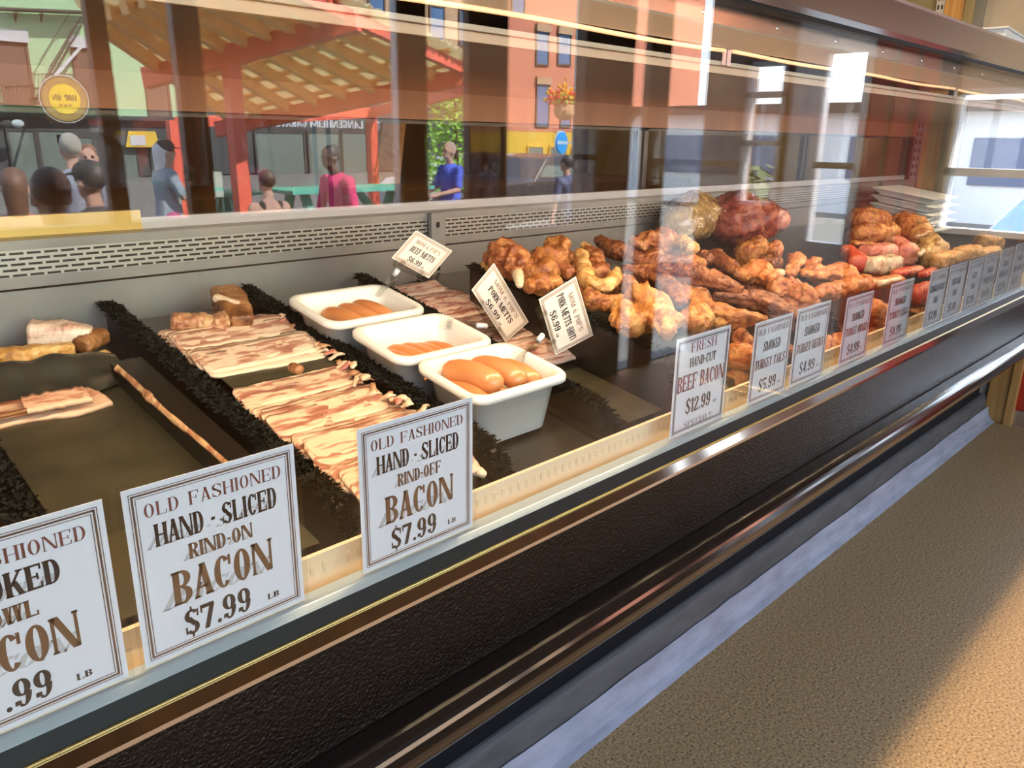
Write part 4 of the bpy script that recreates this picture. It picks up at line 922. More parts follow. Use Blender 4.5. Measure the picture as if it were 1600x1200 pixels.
for i, (x, s) in enumerate([(0.688, 'leftmost'), (0.716, 'middle'), (0.744, 'rightmost')]):
    link(x, 1.056, -0.002, 0.058+(0.002*i), 'smoked sausage in the rear tub, %s of three' % s, g3, 0.092, 0.0165, 0.010, i, -0.008)

# ---------------- smoked turkey pile
G = 'smoked turkey pieces in the pile'
T = [
 ('turkey_thigh', 'thigh', [(778, 398), (812, 424)], [25, 29, 20], 0.135, 'dark smoked turkey thigh with a pale patch, at the far left end of the pile', dict(parts=[('pale_patch', 'fat', [(809, 428), (812, 446)], [9, 6], 0.150, dict(amp=0.1))])),
 ('turkey_tail', 'pale', [(758, 414), (772, 424)], [11, 9], 0.115, 'little yellow tail piece behind the leftmost dark thigh', {}),
 ('turkey_thigh', 'amber', [(834, 432), (868, 398)], [26, 27, 24], 0.130, 'square light brown turkey piece second from the left in the pile', dict(sq=3)),
 ('turkey_tail', 'thigh', [(872, 420), (890, 430)], [14, 13], 0.130, 'small dark round turkey piece with a light spot, above the hot pork metts tag', {}),
 ('turkey_tail', 'amber', [(826, 447), (872, 440)], [13, 16, 10], 0.135, 'flat brown turkey tail hanging over the divider left of the hot pork metts tag', {}),
 ('turkey_wing', 'pale', [(909, 400), (915, 432), (940, 447), (960, 436), (964, 420)], [10, 14, 15, 12, 6], 0.140, 'pale golden L-shaped turkey wing at the left of the pile', {}),
 ('turkey_thigh', 'thigh', [(925, 398), (938, 428)], [16, 18], 0.118, 'reddish turkey piece behind the pale L-shaped wing', {}),
 ('turkey_tail', 'amber', [(880, 400), (895, 404)], [9, 9], 0.110, 'small dark turkey bit between the square piece and the pale wing', {}),
 ('turkey_neck', 'neck', [(937, 376), (965, 394), (1008, 408)], [10, 15, 14, 10], 0.125, 'dark smoked turkey neck pointing up at the back of the pile', dict(ridges=4)),
 ('turkey_tail', 'pale', [(912, 384), (926, 390)], [6, 6], 0.110, 'tiny yellowish tip behind the dark upward neck', {}),
 ('turkey_wing', 'amber', [(918, 470), (968, 472)], [14, 17, 14], 0.130, 'squared brown wing piece hanging over the tall divider', dict(sq=3)),
 ('turkey_wing', 'amber', [(906, 448), (922, 462)], [12, 14], 0.120, 'yellowish piece below the pale L-shaped wing, right of the hot tag', {}),
 ('turkey_wing', 'amber', [(972, 432), (985, 448), (1012, 455)], [7, 15, 11], 0.132, 'curled brown wing piece between the pale wing and the short neck', {}),
 ('turkey_wing', 'gold', [(965, 478), (985, 505)], [13, 22, 20], 0.138, 'golden folded wing hanging over the divider left of the largest wing', {}),
 ('turkey_wing', 'gold', [(1000, 462), (1024, 490), (1042, 515)], [20, 34, 27, 18], 0.140, 'largest golden turkey wing above the beef bacon sign', {}),
 ('turkey_tail', 'gold', [(1080, 505), (1096, 498)], [19, 20], 0.118, 'round golden turkey tail just left of the top of the beef bacon sign', {}),
 ('turkey_neck', 'neck', [(976, 421), (1020, 430), (1048, 452), (1064, 472)], [8, 15, 15, 10], 0.135, 'short curved turkey neck above the largest golden wing', dict(ridges=4)),
 ('turkey_neck', 'neck', [(992, 405), (1030, 412), (1085, 430), (1158, 452)], [8, 17, 21, 17, 8], 0.150, 'long turkey neck lying on top across the middle of the pile', dict(ridges=5)),
 ('turkey_neck', 'amber', [(1052, 440), (1078, 470), (1130, 492), (1196, 500)], [10, 19, 20, 15, 8], 0.118, 'turkey neck curving from below the long neck towards the turkey tails sign', dict(ridges=4)),
 ('turkey_thigh', 'thigh', [(988, 380), (1030, 382), (1070, 385)], [12, 20, 22, 17], 0.125, 'brown turkey thigh with a yellow end, on top at the back of the pile', dict(parts=[('bone_end', 'pale', [(1066, 378), (1082, 388)], [13, 12], 0.145, dict(amp=0.2))])),
 ('turkey_tail', 'neck', [(1008, 405), (1024, 400)], [13, 14], 0.135, 'dark ragged lump between the two upper necks and the brown thigh', {}),
 ('turkey_tail', 'amber', [(1062, 408), (1098, 412)], [10, 13, 10], 0.125, 'ragged light piece behind the long neck', {}),
 ('turkey_neck', 'neck', [(1118, 398), (1130, 412), (1156, 428)], [11, 12, 12], 0.120, 'hooked turkey neck standing up behind the long neck', dict(ridges=3)),
 ('turkey_tail', 'neck', [(1098, 400), (1108, 405)], [11, 11], 0.125, 'small brown knob left of the hooked neck', {}),
 ('turkey_drumstick', 'amber', [(1163, 396), (1180, 388)], [18, 19], 0.095, 'rounded turkey joint in front of the red ham', {}),
 ('turkey_drumstick', 'orange', [(1196, 390), (1214, 394)], [15, 16], 0.092, 'orange shiny turkey joint right of the rounded joint', {}),
 ('turkey_drumstick', 'neck', [(1190, 410), (1215, 415)], [12, 14], 0.100, 'dark knuckly turkey joint below the orange shiny joint', {}),
 ('turkey_wing', 'orange', [(1156, 428), (1180, 426), (1206, 436)], [12, 19, 15], 0.120, 'broad orange turkey piece behind the tail end of the long neck', {}),
 ('turkey_drumstick', 'amber', [(1206, 432), (1216, 428)], [7, 9], 0.120, 'turkey leg end with a pale bone, above the turkey tails sign', dict(parts=[('bone_end', 'bone', [(1216, 428), (1220, 426)], [8, 7], 0.128, dict(amp=0.1))])),
 ('turkey_skin', 'orange', [(1234, 428), (1246, 405)], [8, 11], 0.112, 'upright flap of orange turkey skin', dict(ridges=3)),
 ('turkey_skin', 'orange', [(1254, 425), (1274, 408)], [6, 9], 0.105, 'smaller upright flap of skin right of the first flap', dict(ridges=3)),
 ('turkey_neck', 'neck', [(1118, 464), (1160, 466), (1200, 474), (1246, 494)], [9, 14, 15, 9], 0.115, 'turkey neck lying just above the turkey tails and turkey necks signs', dict(ridges=5)),
 ('turkey_wing', 'orange', [(1208, 452), (1240, 456), (1266, 470)], [17, 22, 19], 0.105, 'wrinkled orange turkey wing above the turkey necks sign', dict(ridges=6)),
 ('turkey_wing', 'orange', [(1255, 428), (1305, 428), (1350, 440)], [8, 14, 15, 8], 0.105, 'smooth orange turkey wing stretched out at the right of the pile', {}),
 ('turkey_wing', 'orange', [(1275, 460), (1310, 452), (1352, 442)], [9, 14, 10], 0.100, 'orange wing tip lying in front of the smooth stretched wing', {}),
 ('turkey_tail', 'pale', [(1122, 504), (1158, 506)], [14, 17, 12], 0.105, 'yellow skinned tail behind the top right corner of the beef bacon sign', {}),
 ('turkey_tail', 'thigh', [(1152, 528), (1168, 535)], [16, 15], 0.090, 'dark purplish piece right of the beef bacon sign', {}),
 ('turkey_wing', 'orange', [(1150, 560), (1190, 545)], [20, 22], 0.070, 'orange wing piece seen between the beef bacon and turkey tails signs', {}),
 ('turkey_tail', 'amber', [(1146, 592), (1172, 590)], [16, 17], 0.052, 'brown tail piece low between the beef bacon and turkey tails signs', {}),
 ('turkey_tail', 'gold', [(1136, 622), (1156, 612)], [13, 13], 0.042, 'golden tail piece at the foot of the gap left of the turkey tails sign', {}),
 ('turkey_neck', 'neck', [(1226, 545), (1244, 560)], [13, 13], 0.070, 'dark neck piece in the gap between the turkey tails and turkey necks signs', {}),
 ('turkey_wing', 'orange', [(1280, 550), (1306, 540)], [20, 18], 0.062, 'orange wing in the gap between the turkey necks and turkey wings signs', {}),
 ('turkey_tail', 'neck', [(1275, 580), (1300, 572)], [13, 13], 0.045, 'dark red piece low between the turkey necks and turkey wings signs', {}),
 ('turkey_drumstick', 'orange', [(1356, 480), (1376, 500)], [15, 18], 0.072, 'knuckly orange leg between the turkey wings and turkey legs signs', {}),
 ('turkey_drumstick', 'orange', [(1352, 525), (1386, 516)], [12, 13], 0.050, 'orange leg end low between the turkey wings and turkey legs signs', {}),
 ('turkey_thigh', 'thigh', [(1180, 470), (1260, 500)], [20, 22], 0.065, 'dark piece deep in the pile below the wrinkled orange wing', {}),
 ('turkey_thigh', 'neck', [(1020, 440), (1090, 470)], [26, 26], 0.085, 'dark piece deep in the pile below the long neck', {}),
 ('turkey_thigh', 'neck', [(930, 440), (985, 462)], [22, 20], 0.090, 'dark piece deep in the pile below the curled wing', {}),
 ('turkey_thigh', 'neck', [(1100, 520), (1130, 520)], [22, 22], 0.070, 'dark piece deep in the pile behind the beef bacon sign', {}),
 ('turkey_thigh', 'neck', [(1120, 430), (1200, 455)], [20, 22], 0.085, 'dark piece deep in the pile right of the long neck', {}),
 ('turkey_thigh', 'neck', [(850, 425), (910, 425)], [18, 18], 0.092, 'dark piece deep in the pile behind the pale L-shaped wing', {}),
]
for nm, m, pix, rp_, h, lab, kw in T:
    k = dict(kw); k.setdefault('amp', 0.42 if m != 'neck' else 0.22); k.setdefault('flat', 0.92)
    joint(nm, m, pix, rp_, h, lab, 'turkey', G, **k)

# ---------------- hams and hocks at the far right
Hm = [
 ('bagged_ham', 'hambag', [(1058, 352), (1080, 338), (1100, 335)], [26, 38, 33], 0.098, 'yellowish ham in a clear bag at the back of the turkey pile', 'ham', dict(amp=0.10, parts=[('plastic_bag', 'film', [(1054, 356), (1080, 340), (1104, 338)], [31, 45, 39], 0.098, dict(amp=0.16))])),
 ('whole_ham', 'redham', [(1132, 345), (1160, 342), (1216, 342)], [29, 42, 36, 20], 0.100, 'large red whole ham behind the turkey pile', 'ham', dict(amp=0.14, parts=[('fat_cap', 'pinkham', [(1190, 335), (1224, 345)], [22, 15], 0.108, dict(amp=0.2))])),
 ('ham_hock', 'amber', [(1340, 345), (1378, 346)], [17, 20, 14], 0.100, 'smoked hock with ragged meat at the back of the far right heap', 'ham', {}),
 ('ham_hock', 'amber', [(1338, 366), (1362, 366)], [14, 17], 0.090, 'dark smoked hock below the ragged hock', 'ham', {}),
 ('ham_hock', 'gold', [(1372, 362), (1390, 362)], [13, 12], 0.098, 'golden hock chunk between the ragged hock and the wrapped hock', 'ham', {}),
 ('ham_hock', 'gold', [(1388, 356), (1398, 362)], [9, 10], 0.100, 'small cube-shaped end of smoked hock left of the wrapped hock', 'ham', dict(sq=3)),
 ('ham_hock', 'amber', [(1335, 380), (1368, 382)], [8, 7], 0.085, 'flat smoked piece above the pink ham block', 'ham', dict(flat=0.5)),
 ('wrapped_hock', 'gold', [(1412, 352), (1436, 372)], [19, 22, 16], 0.100, 'golden hock in clear wrap, tilted, in the far right heap', 'ham', dict(parts=[('plastic_wrap', 'film', [(1410, 350), (1438, 374)], [21, 24, 18], 0.100, dict(amp=0.25))])),
 ('ham_knuckle', 'hambag', [(1456, 378), (1452, 402)], [9, 19, 17], 0.090, 'dull brown ham knuckle with a pulled up end of wrap', 'ham', dict(parts=[('wrap_end', 'fat', [(1436, 398), (1460, 374)], [4, 6], 0.105, dict(amp=0.2))])),
 ('ham_half', 'pinkham', [(1354, 396), (1388, 394)], [13, 14], 0.090, 'pink ham half with a white fat edge', 'ham', dict(sq=4, amp=0.08, parts=[('fat_edge', 'fat', [(1348, 404), (1376, 410)], [6, 5], 0.088, dict(amp=0.15))])),
 ('ham_half', 'pinkham', [(1396, 384), (1416, 398)], [15, 17], 0.088, 'rosy ham half right of the one with the fat edge', 'ham', dict(sq=3, amp=0.12)),
 ('ham_half', 'fat', [(1358, 416), (1396, 412)], [12, 15, 12], 0.085, 'ham half in pale clouded wrap in front of the pink half', 'ham', dict(sq=3, amp=0.18, parts=[('plastic_wrap', 'film', [(1358, 416), (1398, 411)], [14, 17, 14], 0.085, dict(amp=0.2, sq=3))])),
 ('ham_half', 'brightred', [(1324, 392), (1340, 412)], [10, 14], 0.085, 'orange-red ham piece left of the pink ham half', 'ham', dict(sq=3, amp=0.12)),
 ('ham_steak', 'brightred', [(1400, 428), (1436, 420)], [9, 11, 8], 0.085, 'bright red ham steak behind the turkey legs sign', 'ham', dict(flat=0.6, amp=0.12)),
 ('ham_steak', 'orange', [(1352, 445), (1400, 438)], [13, 14], 0.085, 'orange ham steak with a white edge above the turkey wings sign', 'ham', dict(flat=0.6, amp=0.12, parts=[('fat_edge', 'fat', [(1374, 443), (1404, 436)], [5, 4], 0.100, dict(amp=0.1))])),
 ('ham_steak', 'brightred', [(1440, 430), (1456, 424)], [8, 9], 0.080, 'small red ham steak left of the picnic ham sign', 'ham', dict(flat=0.6)),
 ('ham_steak', 'brightred', [(1432, 462), (1452, 455)], [15, 15], 0.068, 'shiny red wrapped ham low between the turkey legs and picnic ham signs', 'ham', dict(amp=0.12)),
 ('ham_steak', 'orange', [(1430, 490), (1448, 482)], [12, 12], 0.050, 'orange ham end low between the turkey legs and picnic ham signs', 'ham', dict(amp=0.15)),
 ('smoked_cheek', 'pale', [(1468, 408), (1490, 404)], [11, 12], 0.090, 'pale tan block of smoked pork behind the picnic ham sign', 'pork block', dict(sq=4, amp=0.10)),
 ('smoked_cheek', 'pale', [(1500, 398), (1522, 396)], [11, 13], 0.085, 'pale tan block of smoked pork behind the cottage ham sign', 'pork block', dict(sq=4, amp=0.12)),
 ('smoked_cheek', 'pale', [(1530, 398), (1552, 394)], [8, 9], 0.080, 'low tan piece of smoked pork right of the two pale blocks', 'pork block', dict(sq=3, amp=0.12)),
 ('smoked_cheek', 'hambag', [(1532, 380), (1556, 384)], [13, 13], 0.090, 'brown block with a red top, furthest right in the case', 'pork block', dict(sq=4, amp=0.10, parts=[('red_top', 'brightred', [(1534, 372), (1552, 374)], [7, 6], 0.105, dict(sq=3, amp=0.1))])),
]
for nm, m, pix, rp_, h, lab, cat, kw in Hm:
    k = dict(kw); k.setdefault('amp', 0.26); k.setdefault('flat', 0.92)
    joint(nm, m, pix, rp_, h, lab, cat, 'hams and hocks at the far right', **k)
def fill(pix, r, h): pass
# white foam trays stacked at the far end
ft = D.materials.new('foam'); M['foam'] = mat('white_foam', (0.75, 0.78, 0.76), 0.6)
for i in range(5):
    x = 3.25+0.006*(i % 2); z = dz(1.1)+0.002+i*0.030
    t_ = MB().hexa([(x+.03, 1.03, z), (x+.27, 1.03, z+.02), (x+.27, 1.21, z+.035), (x+.03, 1.21, z+.03)], [(x, 1.0, z+.022), (x+.30, 1.0, z+.022), (x+.30, 1.24, z+.058), (x, 1.24, z+.058)]).build('foam_tray', 'foam')
    tag(t_, 'white foam tray, %s from the bottom of the stack at the far right' % ORD[i], 'foam tray', 'stack of white foam trays')
# ================================================================== the street in front of the shop (it shows mirrored in the case glass)
M['asphalt'] = mat('asphalt', (0.09, 0.09, 0.09), 0.9)
M['pavement'] = mat('pavement', (0.10, 0.10, 0.095), 0.9, ramp=[(0.3, (0.085, 0.085, 0.08)), (0.7, (0.12, 0.12, 0.11))], scale=3)
M['green'] = mat('mint_stucco', (0.40, 0.62, 0.36), 0.8)
M['bldbrown'] = mat('tan_brick', (0.42, 0.27, 0.16), 0.85)
M['bldred'] = mat('red_brick', (0.42, 0.15, 0.09), 0.85)
M['shopdark'] = mat('dark_shopfront', (0.03, 0.035, 0.04), 0.5)
M['shutter'] = mat('brown_shutter', (0.085, 0.05, 0.038), 0.7)
M['lintel'] = mat('white_lintel', (0.8, 0.8, 0.8), 0.7)
M['bluewin'] = mat('blue_window_glass', (0.06, 0.12, 0.24), 0.1)
M['iron'] = mat('black_iron', (0.03, 0.03, 0.03), 0.6)
M['redpaint'] = mat('red_painted_timber', (0.62, 0.10, 0.06), 0.5)
M['rafter'] = mat('rafter_timber', (0.74, 0.42, 0.16), 0.6)
M['turq'] = mat('turquoise_paint', (0.06, 0.34, 0.27), 0.5)
M['yellow'] = mat('yellow_paint', (0.75, 0.48, 0.05), 0.5)
M['glassdark'] = mat('shop_window', (0.10, 0.13, 0.12), 0.08)
def clear_roof():
    m = D.materials.new('translucent_corrugated'); m.use_nodes = True; nt = m.node_tree; nt.nodes.clear()
    o = nt.nodes.new('ShaderNodeOutputMaterial'); mx = nt.nodes.new('ShaderNodeMixShader'); a = nt.nodes.new('ShaderNodeBsdfDiffuse'); b = nt.nodes.new('ShaderNodeBsdfTranslucent')
    a.inputs[0].default_value = (0.62, 0.58, 0.46, 1); b.inputs[0].default_value = (0.85, 0.78, 0.55, 1); mx.inputs[0].default_value = 0.6
    nt.links.new(a.outputs[0], mx.inputs[1]); nt.links.new(b.outputs[0], mx.inputs[2]); nt.links.new(mx.outputs[0], o.inputs[0]); return m
M['clearroof'] = clear_roof()
struct(MB().box(-40, 60, -14.0, YF-0.12, ZS-0.3, ZS).build('ground_pavement', 'pavement'))
struct(MB().box(-40, 60, -60, -14.0, ZS-0.35, ZS-0.06).build('ground_street', 'asphalt'))
struct(MB().box(XE+0.2, 60, YF-0.12, 40, ZS-0.3, ZS).build('ground_side_lot', mat('pale_concrete', (0.34, 0.34, 0.32), 0.9)))
BD = 38.0                                     # depth of the facades across the street
FY = 2*YG-BD
def rect(u0, v0, u1, v1, dep):
    a = street((u0+u1)/2, (v0+v1)/2, dep); b0 = street(u0, (v0+v1)/2, dep); b1 = street(u1, (v0+v1)/2, dep); c0 = street((u0+u1)/2, v0, dep); c1 = street((u0+u1)/2, v1, dep)
    return b0.x, b1.x, c1.z, c0.z
def facade(name, x0, x1, z1, m, label, zshop, mshop):
    r = thing(name, ((x0+x1)/2, FY, ZS), label, 'building')
    MB().box(x0, x1, FY-6, FY, zshop, z1).build('wall', m, r)
    MB().box(x0, x1, FY-6, FY-0.02, ZS, zshop).build('shopfront', mshop, r)
    return r
def win(r, q, m='bluewin', lintel=None, fr=None):
    x0, x1, z0, z1 = rect(*q, BD)
    w_ = MB().box(x0, x1, FY, FY+0.06, z0, z1).build('window', m, r)
    t = 0.10
    MB().box(x0-t, x0, FY, FY+0.10, z0, z1).box(x1, x1+t, FY, FY+0.10, z0, z1).box(x0-t, x1+t, FY, FY+0.10, z1, z1+t).box(x0-t, x1+t, FY, FY+0.12, z0-t, z0).build('frame', fr or m, w_)
    if lintel: MB().box(x0-0.15, x1+0.15, FY, FY+0.2, z1, z1+0.45).build('lintel', lintel, r)
_, gx1, _, _ = rect(0, 100, 318, 120, BD); zs = rect(100, 150, 140, 184, BD)[2]
gb = facade('apartment_building', 3.0, gx1, 15, 'green', 'mint green building with brown shutters and an iron fire escape, across the street', zs, 'shopdark')
for q in ((2, 66, 44, 156), (120, 76, 150, 160), (232, 120, 262, 186), (165, -30, 185, 20)): win(gb, q, 'shutter', 'lintel' if q[0] < 140 else None, 'shutter')
MB().box(3.0, gx1, FY, FY+0.25, zs-0.05, zs+0.12).build('cornice', 'shopdark', gb)
for i, q in enumerate(((20, 205, 58, 300), (66, 205, 110, 300), (120, 215, 150, 310), (175, 215, 215, 310), (240, 215, 262, 310))): win(gb, q, 'glassdark', None, 'iron')
fe = thing('fire_escape', (rect(60, 100, 100, 120, BD)[0], FY, 3.0), 'black iron fire escape with a steep ladder on the mint green building', 'fire escape')
def fpt(u, v, o=0.45): p = street(u, v, BD-o); return p
b = MB(); a0 = fpt(0, 162); a1 = fpt(160, 162); b.bar(a0, a1, 0.7, 0.08); b.build('balcony_floor', 'iron', fe)
b = MB(); b.bar(fpt(0, 116), fpt(150, 116), 0.04, 0.04)
for k in range(26): b.bar(fpt(6*k, 117), fpt(6*k, 161), 0.02, 0.02)
b.build('railing', 'iron', fe)
b = MB(); b.bar(fpt(0, 14), fpt(138, 20), 0.7, 0.08); b.build('upper_floor', 'iron', fe)
b = MB(); p0, p1 = fpt(53, 158), fpt(127, 26); p2, p3 = fpt(59, 158), fpt(134, 28); b.bar(p0, p1, 0.05, 0.05).bar(p2, p3, 0.05, 0.05)
for k in range(16): b.bar(p0.lerp(p1, k/16), p2.lerp(p3, k/16), 0.03, 0.03)
b.build('ladder', 'iron', fe)
b = MB(); b.bar(fpt(62, 95), fpt(108, 22), 0.03, 0.03).bar(fpt(75, 110), fpt(120, 35), 0.03, 0.03); b.build('handrail', 'iron', fe)
for u in (22, 62): MB().bar(fpt(u, 16), fpt(u+2, 34, 0.05), 0.05, 0.05).bar(fpt(u+5, 16), fpt(u+2, 34, 0.05), 0.05, 0.05).build('bracket', 'iron', fe)
tag(MB().bar(fpt(86, 118, 0.8), fpt(126, 74, 0.3), 0.09, 0.09).build('flag_pole', 'lintel'), 'white slanting pole on the mint green facade', 'pole')
# round bar sign
c = street(100, 155, BD-4.0); rs = 0.86
sg = thing('round_sign', tuple(c), 'round yellow sign with black ring reading HOP ON, in front of the mint green building', 'sign')
def disc(r, y, m, name, par, r0=0.0, n=40, th=0.05):
    mb = MB()
    for yy in (y, y+th):
        for k in range(n): a = 2*math.pi*k/n; mb.v.append((c.x+r*math.cos(a), c.y+yy, c.z+r*math.sin(a)))
    mb.f = [(k, (k+1) % n, (k+1) % n+n, k+n) for k in range(n)]+[tuple(range(n)), tuple(range(n, 2*n))[::-1]]
    return mb.build(name, m, par)
disc(rs, 0, mat('sign_rim', (0.55, 0.52, 0.45), 0.4), 'rim', sg); disc(rs*0.95, 0.055, mat('sign_brown', (0.07, 0.05, 0.02), 0.5), 'ring', sg, th=0.01); disc(rs*0.90, 0.068, mat('sign_gold', (0.22, 0.15, 0.04), 0.5), 'gold_ring', sg, th=0.008); disc(rs*0.62, 0.080, mat('sign_yellow', (0.85, 0.62, 0.04), 0.5), 'face', sg, th=0.01)
fmr = lambda x, y, l: (c.x-x, c.y+0.0915+l, c.z+y)          # reads from the shop side
letters('lettering', 'HOP ON', 0, -0.06, 0.22, 0.82, fmr, 'ink_black', sg, HEAVY, lift=0.004)
for k in (-1, 0, 1): MB().ball((c.x+k*0.16, c.y+0.093, c.z-0.22), (0.045, 0.006, 0.045), 10, 6).build('star_dot', 'ink_black', sg)
MB().bar((c.x, c.y-0.1, c.z), (c.x, FY, c.z+0.1), 0.08, 0.08).build('arm', 'iron', sg)
# parking plates and bits on the dark shopfront
q = rect(160, 186, 183, 196, BD-3); q2 = rect(160, 197, 183, 207, BD-3); yy = 2*YG-BD+3
ps = thing('street_sign', (q[0], yy, q2[2]), 'small red and white plate on a pole before the dark shopfront', 'sign')
MB().box(q[0], q[1], yy, yy+0.03, q[2], q[3]).build('red_plate', mat('sign_red', (0.55, 0.10, 0.07), 0.5), ps); MB().box(q[0], q[1], yy, yy+0.03, q2[2], q2[3]).build('white_plate', 'lintel', ps)
MB().box(q[0]+0.1, q[0]+0.18, yy-0.08, yy-0.01, ZS, q[3]).build('pole', 'greyframe', ps)
q = rect(92, 211, 117, 224, BD-0.3); nb = thing('notice_board', (q[0], FY+0.2, q[2]), 'white notice with dark capitals on the dark shopfront below the round sign', 'notice')
MB().box(q[0], q[1], FY+0.02, FY+0.06, q[2], q[3]).build('board', 'lintel', nb); 
letters('lettering', 'ZA', (q[0]+q[1])/2, q[2]+0.1, (q[3]-q[2])*0.6, (q[1]-q[0])*0.6, lambda x, y, l: (q[0]+q[1]-x, FY+0.062+l, y), 'ink_black', nb, lift=0.003)
# shop lamp and flower baskets at the left
lp = street(28, 193, BD-1); o = tag(MB().ball(lp, (0.22, 0.22, 0.16), 14, 8).build('wall_lamp', mat('lamp_globe', (0.8, 0.85, 0.82), 0.3)), 'round white wall lamp on the dark shopfront at the left', 'lamp')
# brown building with blue windows
bx1 = rect(700, 20, 762, 60, BD)[1]; zs2 = rect(520, 100, 560, 188, BD)[2]
bb = facade('brick_building', gx1+0.05, bx1, 17, 'bldbrown', 'tan brick building with blue windows above a dark garage shopfront', zs2+0.9, 'shopdark')
for q in ((475, -40, 500, 5), (525, -40, 550, 22), (576, -30, 598, 26), (620, -20, 655, 33), (672, 12, 692, 66), (718, 18, 742, 70), (675, 145, 695, 165)): win(bb, q, 'bluewin', None, 'shutter')
for q in ((402, 208, 475, 300), (484, 208, 530, 300), (536, 208, 572, 300), (620, 208, 660, 300)): win(bb, q, 'glassdark', None, 'iron')
ba = thing('balcony', (rect(500, 5, 540, 20, BD)[0], FY+0.3, 4.0), 'thin black balcony rail on the tan brick building', 'balcony')
b = MB()
for v in (2, 12, 20): b.bar(fpt(496, v), fpt(580, v+6), 0.03, 0.03)
b.build('railing', 'iron', ba); MB().bar(fpt(496, 22), fpt(580, 28), 0.5, 0.08).build('floor_slab', 'iron', ba)
q = rect(428, 188, 592, 198, BD)
sn = tag(MB().box(q[0]-0.3, q[1]+0.3, FY-0.02, FY+0.05, q[2]-0.25, q[3]+0.3).build('shop_sign', 'shopdark'), 'dark fascia board with white capitals on the garage shopfront', 'sign')
letters('lettering', 'SOL LANGENHEIM GARAGE', (q[0]+q[1])/2, q[2]-0.05, (q[3]-q[2])*1.25, (q[1]-q[0]), lambda x, y, l: (q[0]+q[1]-x, FY+0.052+l, y), 'lintel', sn, (0.24, 0.11, 0.0, 0.0, 0.09), lift=0.004)
rb = facade('brick_building', bx1+0.05, 60.0, 30, 'bldred', 'red brick building with a yellow shopfront across the street', rect(840, 150, 860, 206, BD)[2], 'yellow')
for q in ((838, 50, 855, 100), (872, 54, 890, 100), (838, 132, 856, 196), (876, 150, 890, 196), (800, -20, 818, 20), (905, 60, 920, 110)): win(rb, q, 'bluewin', 'bldbrown', 'shutter')
for q in ((824, 230, 846, 300), (858, 230, 882, 300), (892, 232, 905, 300)): win(rb, q, 'glassdark', None, 'yellow')
# lamp post with hanging basket and round blue sign
D0 = 15.0; yp = 2*YG-D0; xp = street(900, 200, D0).x
lpst = thing('lamp_post', (xp, yp, ZS), 'pale grey street lamp post by the red brick building', 'lamp post')
MB().tube([(xp, yp, ZS), (xp, yp, 5.8)], 0.10, 14).build('pole', mat('pale_post', (0.55, 0.60, 0.60), 0.5), lpst, smooth=True); MB().bar((xp, yp, street(880, 136, D0).z), (street(882, 150, D0).x, yp, street(880, 136, D0).z), 0.04, 0.04).build('bracket', 'greyframe', lpst)
hb = street(882, 170, D0); hk = thing('hanging_basket', tuple(hb), 'hanging basket of orange and red flowers on the pale lamp post', 'flower basket')
MB().ball(hb-Vector((0, 0, 0.05)), (0.30, 0.30, 0.26), 14, 8).build('basket', mat('coir', (0.45, 0.28, 0.15), 0.9), hk)
rn = random.Random(3)
for nm, mm in (('orange_flowers', (0.85, 0.40, 0.03)), ('red_flowers', (0.75, 0.06, 0.04)), ('leaves', (0.35, 0.45, 0.06))):
    fl = MB()
    for i in range(70):
        p = hb+Vector((rn.gauss(0, .22), rn.gauss(0, .2), 0.12+abs(rn.gauss(0, .16))+(0.12 if nm[0] == 'o' else 0))); fl.ball(p, rn.uniform(.03, .06), 6, 4)
    fl.build(nm, mat(nm, mm, 0.7), hk)['kind'] = 'stuff'
bs = street(876, 223, D0-0.5); b_ = thing('round_sign', tuple(bs), 'round blue sign with a pale band, below the hanging basket', 'sign')
def disc2(r, y, m, name, par, c, n=30, th=0.03):
    mb = MB()
    for y2 in (y, y+th):
        for k in range(n): a = 2*math.pi*k/n; mb.v.append((c.x+r*0.8*math.cos(a), c.y+y2, c.z+r*math.sin(a)))
    mb.f = [(k, (k+1) % n, (k+1) % n+n, k+n) for k in range(n)]+[tuple(range(n)), tuple(range(n, 2*n))[::-1]]
    return mb.build(name, m, par)
disc2(0.31, 0, mat('sky_rim', (0.5, 0.75, 0.9), 0.5), 'rim', b_, bs); disc2(0.27, 0.032, mat('sign_blue', (0.02, 0.30, 0.75), 0.5), 'face', b_, bs); MB().box(bs.x-0.2, bs.x+0.2, bs.y+0.063, bs.y+0.07, bs.z-0.045, bs.z+0.045).build('band', mat('sky_band', (0.6, 0.8, 0.9), 0.5), b_)
MB().bar(bs+Vector((0, -0.01, 0)), (xp, yp, bs.z), 0.05, 0.05).build('arm', 'greyframe', b_)
# young tree
tp = street(712, 300, 13.0); tr = thing('street_tree', (tp.x, tp.y, ZS), 'young bright green tree by the man in the blue shirt', 'tree')
MB().tube([(tp.x, tp.y, ZS), (tp.x+.03, tp.y, 0.8), (tp.x, tp.y, 2.6)], [0.06, 0.05, 0.02], 8).build('trunk', 'shutter', tr)
lf = MB(); rn = random.Random(9)
for i in range(1500):
    z = rn.uniform(0.15, 2.55); rad = 0.75*(1-((z-1.0)/1.9)**2)
    a = rn.uniform(0, 6.28); rr = rad*math.sqrt(rn.random()); p = Vector((tp.x+rr*math.cos(a), tp.y+rr*math.sin(a), z)); d = Vector((rn.gauss(0, 1), rn.gauss(0, 1), rn.gauss(0, .6))).normalized(); s = d.orthogonal().normalized()*0.035
    lf.add([p-d*.07, p+s, p+d*.07, p-s], [(0, 1, 2, 3)])
lf.build('leaves', mat('leaf_green', (0.30, 0.55, 0.08), 0.6), tr)['kind'] = 'stuff'

